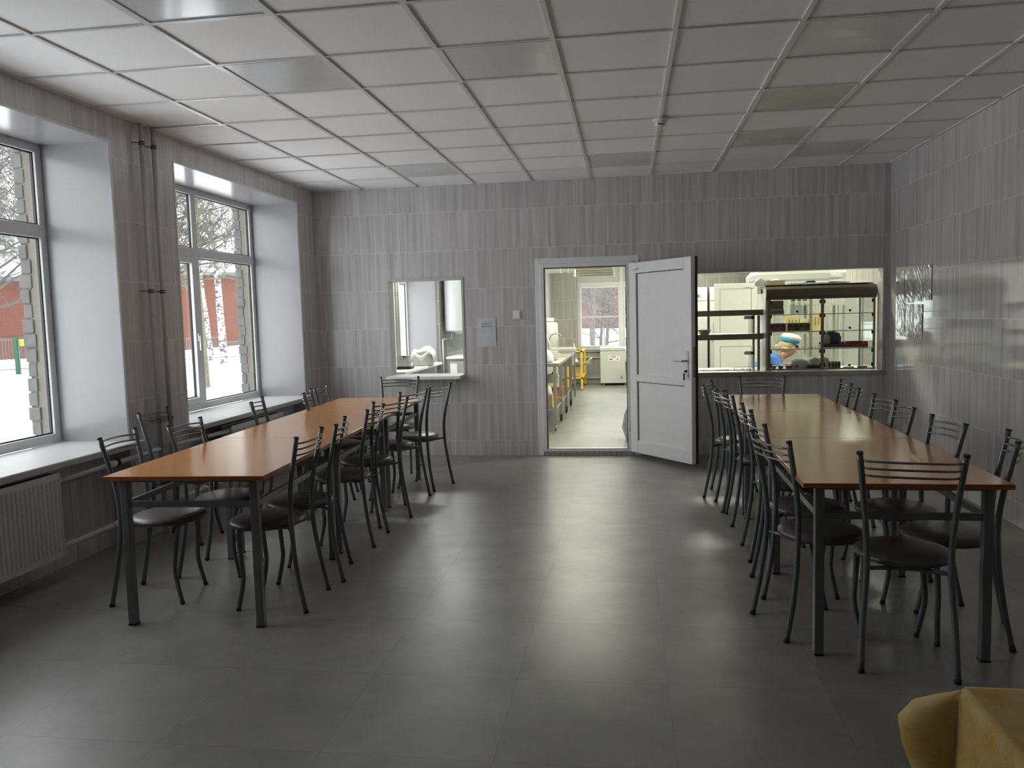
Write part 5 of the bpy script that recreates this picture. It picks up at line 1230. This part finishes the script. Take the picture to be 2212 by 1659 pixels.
    b = MB(); b.lathe([(0.01, -0.02), (0.035, -0.01), (0.035, 0.012), (0.01, 0.022)], 14, sy=0.7); o = b.build('cap_bow', mat('light blue bow', (0.12, 0.42, 0.72), 0.7), p); o.location = (0.655, -0.02, 1.105)
worker()

# ------------------------------------------------------------------ outdoors
G0 = -0.5
def snow():
    b = MB(); nx, ny = 90, 90; V = {}
    X0, X1, Y0, Y1 = -110, 60, -40, 130
    for i in range(nx + 1):
        for j in range(ny + 1):
            x = X0 + (X1 - X0) * (i / nx); y = Y0 + (Y1 - Y0) * (j / ny)
            z = G0 + 0.06 * math.sin(x * 0.31 + y * 0.17) + 0.05 * math.sin(x * 0.11 - y * 0.43) - 0.10 + 0.85 * min(1, max(0, (math.hypot(x, y) - 46) / 12))
            V[i, j] = b.bm.verts.new((x, y, z))
    for i in range(nx):
        for j in range(ny):
            fc = b.bm.faces.new((V[i, j], V[i + 1, j], V[i + 1, j + 1], V[i, j + 1])); fc.smooth = True
    o = b.build('snow_ground', mat('snow', (0.86, 0.88, 0.92), 0.9, var=0.03, scale=3, bump=0.2)); struct(o)
snow()
M_bark = mat('grey bark', (0.10, 0.095, 0.088), 0.9, var=0.35, scale=18, stretch=(1, 1, 0.3))
M_bark2 = mat('olive bark', (0.115, 0.11, 0.08), 0.9, var=0.3, scale=14)
def birch_mat():
    m, nt, b = _nodes('birch bark'); n = nt.nodes; l = nt.links
    t = n.new('ShaderNodeTexCoord'); mp = n.new('ShaderNodeMapping'); mp.inputs['Scale'].default_value = (2, 2, 5); l.new(t.outputs['Object'], mp.inputs[0])
    nz = n.new('ShaderNodeTexNoise'); nz.inputs['Scale'].default_value = 2.2; nz.inputs['Detail'].default_value = 5; l.new(mp.outputs[0], nz.inputs['Vector'])
    r = n.new('ShaderNodeValToRGB'); r.color_ramp.elements[0].position = 0.44; r.color_ramp.elements[1].position = 0.52
    r.color_ramp.elements[0].color = (0.08, 0.075, 0.07, 1); r.color_ramp.elements[1].color = (0.72, 0.71, 0.67, 1)
    l.new(nz.outputs['Fac'], r.inputs[0]); l.new(r.outputs[0], b.inputs['Base Color']); b.inputs['Roughness'].default_value = 0.8
    return m
M_birch = birch_mat()
def tree(x, y, h, r, seed, label, m, first=2.0, levels=4, lean=(0, 0), dens=8, tmin=0.010, name='bare_tree', spread=1.0, z0=None):
    rnd = random.Random(seed)
    t = empty(name, (x, y, G0 - 0.12 if z0 is None else z0), 0, label, 'tree', 'bare trees outside')
    tr = MB(); br = MB()
    def limb(b, p, d, ln, r0, r1, n, wob):
        pts = [p.copy()]; rs = [r0]; k = max(2, int(ln / 0.7))
        for i in range(k):
            d = (d + Vector((rnd.uniform(-wob, wob), rnd.uniform(-wob, wob), rnd.uniform(-wob, wob) * 0.6))).normalized()
            p = p + d * (ln / k); pts.append(p.copy()); rs.append(r0 + (r1 - r0) * (i + 1) / k)
        b.tube(pts, rs, n, cap=False); return pts, rs
    def grow(p, d, ln, r0, lev):
        pts, rs = limb(br, p, d, ln, r0, max(tmin * 0.6, r0 * 0.3), 5 if lev < 2 else 3, 0.20)
        if lev >= levels: return
        nb = [dens, 6, 5, 4][min(lev, 3)]
        for _ in range(nb):
            i = rnd.randrange(max(1, len(pts) // 3), len(pts))
            a = rnd.uniform(0, 2 * PI); e = rnd.uniform(-0.25, 0.75)
            nd = (d * 0.7 + Vector((math.cos(a), math.sin(a), e)) * rnd.uniform(0.5, 1.0) * spread).normalized()
            grow(pts[i], nd, ln * rnd.uniform(0.42, 0.68), max(tmin, rs[i] * 0.6), lev + 1)
    pts, rs = limb(tr, Vector((0, 0, 0)), Vector((lean[0], lean[1], 1)).normalized(), h, r, r * 0.25, 9, 0.05)
    for i in range(1, len(pts)):
        if pts[i].z < first: continue
        for _ in range(rnd.choice((1, 2, 2))):
            a = rnd.uniform(0, 2 * PI)
            grow(pts[i], Vector((math.cos(a), math.sin(a), rnd.uniform(0.1, 0.9))).normalized(), h * rnd.uniform(0.22, 0.36), max(tmin, rs[i] * 0.45), 1)
    tr.build('trunk', m, t, shade=True); br.build('branches', m, t)
    return t
tree(-13.65, 16.10, 11, 0.12, 1, 'bare tree nearest the far window, trunk beside the centre mullion', M_bark2, first=2.4, dens=9, tmin=0.017)
tree(-20.2, 24.2, 13, 0.24, 2, 'thick dark trunk seen through the narrow left casement of the far window', M_bark, first=3.0, dens=7, tmin=0.017)
tree(-20.4, 30.0, 14, 0.20, 3, 'white spotted birch in front of the orange building', M_birch, first=5.0, levels=4)
tree(-23.0, 33.5, 13, 0.14, 4, 'slimmer pale birch left of the spotted birch', M_birch, first=5.5, levels=3)
tree(-16.5, 15.8, 9, 0.15, 5, 'bare tree at the left edge of the near window', M_bark, first=2.4, dens=9, tmin=0.017)
tree(-30.0, 25.5, 13, 0.22, 6, 'bare tree behind the fence, left in the near window', M_bark, first=2.6)
tree(-31.5, 33.5, 12, 0.20, 7, 'bare tree standing before the red wall, right in the near window', M_bark, first=4.5)
tree(-1.30, 22.0, 10, 0.11, 8, 'straight grey trunk at the left of the kitchen window', M_bark, first=3.2, levels=3)
for k, (x, y, lb_) in enumerate(((-1.0, 29.0, 'forked sapling left of centre in the kitchen window'), (-0.15, 33.0, 'thin tree right of centre in the kitchen window'), (-1.5, 36.0, 'bare tree farthest back in the kitchen window'), (1.3, 30.0, 'bare tree beyond the right side of the kitchen window'))):
    tree(x, y, 8, 0.09, 20 + k, lb_, M_bark, first=0.4, levels=3, spread=0.8)
tree(-27.6, 20.6, 12, 0.13, 31, 'slender bare tree just before the fence in the near window', M_bark, first=3.4, dens=8, tmin=0.017)
tree(-36.0, 45.0, 15, 0.24, 32, 'tall bare tree rising behind the brick buildings', M_bark, first=5.0, dens=8)
tree(-21.0, 24.5, 12, 0.13, 33, 'slender bare tree at the left of the far window', M_bark2, first=3.2, dens=8, tmin=0.017)
# distant spruce
t = empty('spruce', (-52.0, 52.6, G0 - 0.1), 0, 'pale conical spruce far away beside the near window frame', 'tree')
MB().tube([(0, 0, 0), (0, 0, 3.2)], 0.25, 10).build('trunk', M_bark, t)
b = MB(); rnd = random.Random(5)
for k in range(14):
    z = 3.0 + k * 0.82; rr = 2.6 * (1 - k / 14.5); n_ = 14
    top = b.bm.verts.new((0, 0, z + 1.5)); ring = [b.bm.verts.new((rr * (1 + 0.25 * (q % 2)) * math.cos(2 * PI * q / n_), rr * (1 + 0.25 * (q % 2)) * math.sin(2 * PI * q / n_), z - 0.35 * (q % 2) + rnd.uniform(-0.1, 0.1))) for q in range(n_)]
    for q in range(n_): b.bm.faces.new((ring[q], ring[(q + 1) % n_], top))
    b.bm.faces.new(ring[::-1])
b.build('foliage', mat('frosty needles', (0.24, 0.27, 0.24), 0.9, var=0.3), t)
# fence
M_fence = mat('galvanised fence', (0.14, 0.15, 0.155), 0.6, var=0.1); M_green = mat('green post paint', (0.008, 0.075, 0.035), 0.5)
def fence(pts, ztop, label, pm=M_fence, step=2.7):
    a, c = Vector(pts[0]), Vector(pts[1]); d = c - a; L = d.length; rz = math.atan2(d.y, d.x)
    t = empty('fence', (a.x, a.y, G0 - 0.15), rz, label, 'fence', 'metal picket fences outside')
    hgt = ztop - (G0 - 0.15)
    n_ = int(L / step)
    for k in range(n_ + 1):
        MB().box(k * L / n_ - 0.03, k * L / n_ + 0.03, -0.03, 0.03, 0, hgt + 0.03).build('post', pm, t)
    b = MB(); b.box(0, L, -0.012, 0.012, hgt - 0.10, hgt - 0.06); b.build('rail', M_fence, t); b = MB(); b.box(0, L, -0.012, 0.012, 0.28, 0.32); b.build('rail', M_fence, t)
    b = MB(); x = 0.06
    while x < L:
        b.box(x - 0.008, x + 0.008, -0.008, 0.008, 0.12, hgt); x += 0.125
    o = b.build('picket_infill', M_fence, t); o['kind'] = 'stuff'
    return t
fence([(-44.0, 2.0), (-27.0, 24.7)], 1.06, 'grey picket fence in front of the red building, near window side')
fence([(-27.0, 24.7), (-21.6, 32.4)], 0.80, 'grey picket fence in front of the orange building, far window side')
fence([(-21.6, 32.4), (-1.5, 43.2)], 0.55, 'grey picket fence joining the far window view to the kitchen window view')
fence([(-1.5, 43.2), (22, 44.0)], 0.55, 'grey picket fence across the kitchen window view')
t = empty('gate_post', (-27.19, 24.18, G0 - 0.15), 0, 'bright green gate post in the fence outside the near window', 'post')
MB().box(-0.08, 0.08, -0.08, 0.08, 0, 1.72).build('shaft', M_green, t); MB().box(0.085, 0.12, -0.02, 0.02, 0.1, 1.6).build('gate_stile', M_fence, t)
t = empty('yellow_sign', (-27.02, 24.36, 0.70), 0.70, 'small yellow number sign on the fence beside the green post', 'sign'); t.scale = (0.52, 1, 0.72)
MB().box(-0.45, 0.35, -0.050, -0.035, -0.02, 0.40).build('plate', mat('yellow sign paint', (0.36, 0.36, 0.03), 0.5), t)
b = MB()
for x in (-0.18, 0.02, 0.18):
    b.box(x - 0.05, x + 0.05, -0.054, -0.0505, 0.07, 0.10); b.box(x - 0.05, x + 0.05, -0.054, -0.0505, 0.29, 0.32); b.box(x + 0.02, x + 0.05, -0.054, -0.0505, 0.10, 0.29)
    if x < 0.1: b.box(x - 0.05, x + 0.02, -0.054, -0.0505, 0.18, 0.21)
b.box(-0.40, -0.35, -0.054, -0.0505, 0.13, 0.18); b.box(-0.40, -0.35, -0.054, -0.0505, 0.24, 0.29)
b.build('number', mat('olive lettering', (0.18, 0.20, 0.06), 0.6), t)
# brick buildings
def brick_mat(name, c1, c2, mort):
    m, nt, b = _nodes(name); n = nt.nodes; l = nt.links
    t = n.new('ShaderNodeTexCoord'); br = n.new('ShaderNodeTexBrick'); mp = n.new('ShaderNodeMapping'); mp.inputs['Rotation'].default_value = (PI / 2, 0, 0)
    l.new(t.outputs['Object'], mp.inputs[0]); l.new(mp.outputs[0], br.inputs['Vector'])
    br.inputs['Scale'].default_value = 4.0; br.inputs['Color1'].default_value = (*c1, 1); br.inputs['Color2'].default_value = (*c2, 1); br.inputs['Mortar'].default_value = (*mort, 1); br.inputs['Mortar Size'].default_value = 0.012
    l.new(br.outputs['Color'], b.inputs['Base Color']); b.inputs['Roughness'].default_value = 0.9
    return m
M_brick = brick_mat('red brick', (0.125, 0.042, 0.027), (0.15, 0.055, 0.034), (0.12, 0.075, 0.058))
M_brick2 = brick_mat('dark plinth brick', (0.12, 0.055, 0.042), (0.14, 0.065, 0.05), (0.12, 0.08, 0.07))
M_snowr = mat('roof snow', (0.85, 0.88, 0.92), 0.9, var=0.02)
M_brick3 = brick_mat('haze-greyed pink brick', (0.125, 0.088, 0.085), (0.14, 0.10, 0.095), (0.13, 0.10, 0.10))  # brick colour greyed to carry the hazy veil of the kitchen window view
def building(a, c, depth, zb, zt, label, wins=(), bm_=None):
    a, c = Vector(a), Vector(c); d = c - a; L = d.length; rz = math.atan2(d.y, d.x)
    t = empty('brick_building', (a.x, a.y, G0 - 0.2), rz, label, 'building', 'brick buildings outside')
    o_ = G0 - 0.2
    MB().box(0, L, 0, depth, zb - o_, zt - o_).build('wall', bm_ or M_brick, t)
    MB().box(-0.05, L + 0.05, -0.06, depth, 0, zb - o_ - 0.001).build('plinth', M_brick2, t)
    b = MB(); b.prism([(-0.4, -0.5, zt - o_ + 0.001), (-0.4, -0.5, zt - o_ + 0.35), (-0.4, depth / 2, zt - o_ + 1.6), (-0.4, depth + 0.5, zt - o_ + 0.35), (-0.4, depth + 0.5, zt - o_ + 0.001)], (L + 0.8, 0, 0)); b.build('roof', M_snowr, t)
    MB().box(-0.42, L + 0.42, -0.56, -0.502, zt - o_ - 0.12, zt - o_ + 0.12).build('eaves_board', M_fence, t)
    for (x, z0, w_, h_) in wins:
        f_ = MB().box(x, x + w_, -0.03, -0.001, z0 - o_, z0 + h_ - o_).build('window', M_pvc, t)
        MB().box(x + 0.1, x + w_ - 0.1, -0.04, -0.0301, z0 - o_ + 0.1, z0 + h_ - o_ - 0.1).build('pane', mat('dark window glass', (0.06, 0.07, 0.08), 0.15) if 'dark window glass' not in bpy.data.materials else bpy.data.materials['dark window glass'], f_)
    return t
building((-52.0, 12.0), (-33.8, 36.6), 10, 1.0, 4.35, 'long red brick building with snowy roof outside the near window', wins=[(16.0, 1.2, 1.6, 2.0), (22.0, 1.2, 1.6, 2.0)])
building((-31.8, 39.3), (-22.5, 53.0), 12, 0.2, 4.9, 'orange-red brick building with snowy roof outside the far window')
building((-16.0, 62.0), (26.0, 62.0), 12, 0.3, 4.6, 'low reddish building beyond the trees in the kitchen window', bm_=M_brick3)
